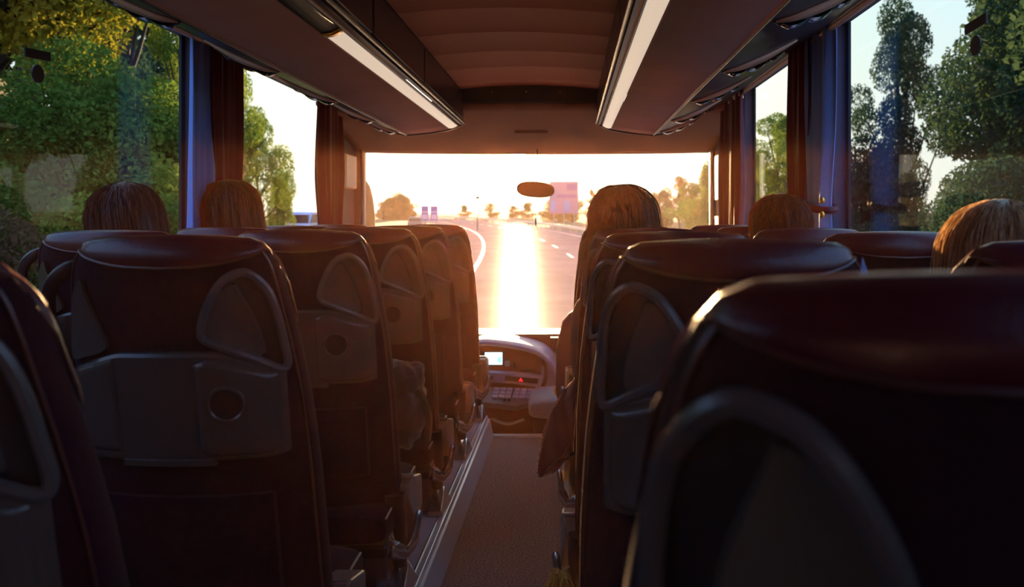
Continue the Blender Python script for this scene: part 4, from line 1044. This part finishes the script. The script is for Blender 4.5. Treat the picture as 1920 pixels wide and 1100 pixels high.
# driver side
gd = 'trees behind the driver side windows'
tree('tall', 3, PX(1690, 20), 20, 7.1, 'dark', 'single round-crowned tree against the cyan sky in the large driver side window', None, rscale=.62)
for i, (px, y, k, v, h, m_) in enumerate([(2010, 14, 'tall', 1, 9, 'dark'), (1980, 19, 'tall', 3, 10, 'dark'), (2090, 12, 'tall', 2, 9, 'dark'), (1925, 27, 'open', 1, 11, 'dark'), (2250, 11, 'tall', 1, 9, 'dark'), (2400, 9, 'tall', 2, 9, 'dark')]):
    tree(k, v, PX(px, y), y, h, m_, 'dark blue-green tree outside the large driver side window', gd, rz=i*.9, rscale=.9)
for i, (px, y, h, m_) in enumerate([(1840, 12, 3.0, 'dark'), (1770, 14, 2.6, 'dark'), (1910, 10.5, 3.0, 'dark'), (1690, 18, 2.4, 'dark'), (1610, 20, 3.9, 'dark'), (1980, 9.5, 3, 'dark')]):
    tree('bush', 1+i % 3, PX(px, y), y, h, m_, ('brownish' if m_ == 'brown' else 'dusky dark green')+' undergrowth bush outside the large driver side window', 'driver side undergrowth '+m_, rz=i*1.7, name='bush')
for i, (px, y, h) in enumerate([(1405, 38, 5.0), (1425, 33, 4.6), (1458, 30, 5.8), (1484, 27, 5.4), (1520, 24, 5.0)]):
    tree('open', 1+i % 3, PX(px, y), y, h, 'green', 'olive tree with bright gaps in its leaves in the narrow driver side window', 'trees in the narrow driver side window', rz=i*1.1)
for i, (px, y, h) in enumerate([(1345, 52, 4.4), (1325, 58, 4.4), (1300, 62, 3.2), (1275, 66, 4.0), (1250, 72, 3.0), (1225, 80, 3.0), (1130, 108, 4.2), (1110, 125, 5.0), (1150, 110, 4.6), (1180, 100, 4.2)]):
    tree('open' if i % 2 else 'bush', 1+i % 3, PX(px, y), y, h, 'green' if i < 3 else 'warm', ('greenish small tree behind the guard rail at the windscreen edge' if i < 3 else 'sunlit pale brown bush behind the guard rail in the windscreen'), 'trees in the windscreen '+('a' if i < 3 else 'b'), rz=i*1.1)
for i, (px, y, h) in enumerate([(735, 170, 4.0), (746, 180, 5.0), (760, 190, 4.2), (720, 160, 3.0), (1050, 160, 4.0), (1035, 175, 4.0), (990, 210, 3.5), (960, 220, 3.0), (920, 230, 3.5), (870, 240, 3.0), (1075, 150, 4.5)]):
    tree('bush', 1+i % 3, PX(px, y), y, h, 'warm', 'hazy far tree on the horizon beyond the curve of the road', 'far trees on the horizon', rz=i*1.1, rscale=1.5)
# vehicles
def van(name, x, y, rz, label, body, L_=4.6, h=1.9, w=1.8, cat='van'):
    t = thing(name, label, cat, (x, y, gz(y)+.0), rz)
    prof = [(-L_/2, .35), (-L_/2, h*.55), (-L_/2+.25, h*.60), (-L_/2+1.0, h*.97), (-L_/2+1.3, h), (L_/2-.3, h), (L_/2-.02, h*.6), (L_/2, .35)]
    MB().prism(prof, 'x', -w/2, w/2).build('body', body, t, bevel=.08)
    MB().prism([(-L_/2+.33, h*.63), (-L_/2+.98, h*.92), (L_/2-.45, h*.92), (L_/2-.3, h*.63)], 'x', -w/2-.01, w/2+.01).build('side_glass', darkplastic, t, bevel=.01)
    MB().prism([(-w/2+.12, h*.62), (w/2-.12, h*.62), (w/2-.2, h*.90), (-w/2+.2, h*.90)], 'y', -L_/2+.28, -L_/2+.95).build('windscreen', darkplastic, t)
    for sx in (-1, 1):
        for sy in (-1, 1):
            mb = MB(); mb.grid(lambda a, v: (sx*(w/2-.12)+.20*(v-.5), sy*L_*.31+.32*math.cos(a), .32+.32*math.sin(a)), [2*PI*i/20 for i in range(20)], [0, 1], cu=True, caps=True); mb.build('wheel', rubber, t)
    return t
van('van', PX(574, 72), 72, 0, 'pale blue and white van seen low in the second window, next to the red curtain', mat('van_blue', (.35, .52, .75), .3), h=2.4)
van('car', PX(782, 120), 120, 0, 'small dark car far down the road under the blue signs', mat('car_dark', (.10, .14, .16), .3), h=1.5, cat='car')
van('lorry', PX(1478, 34)+.0, 34, .1, 'white lorry side panel seen through the narrow driver side window', mat('lorry_white', (.75, .74, .72), .5), L_=7, h=3.6, w=2.4, cat='lorry') if LORRY else None

# orange-tinted haze volume added to stand in for lens veil
hm = bpy.data.materials.new('added_veil'); hm.use_nodes = True; ht = hm.node_tree; ht.nodes.clear()
ho = ht.nodes.new('ShaderNodeOutputMaterial'); hv = ht.nodes.new('ShaderNodeVolumeScatter'); hv.inputs['Color'].default_value = (*HAZE_COL, 1)
hv.inputs['Density'].default_value = HAZE; hv.inputs['Anisotropy'].default_value = HAZE_G; ht.links.new(hv.outputs[0], ho.inputs['Volume'])
o = MB().box(XL+.002, XR-.002, YB+.01, 5.95, .13, 1.70).build('haze', hm, smooth=False)
tag(o, 'orange haze added inside the coach to stand in for lens veil', 'haze', kind='stuff')
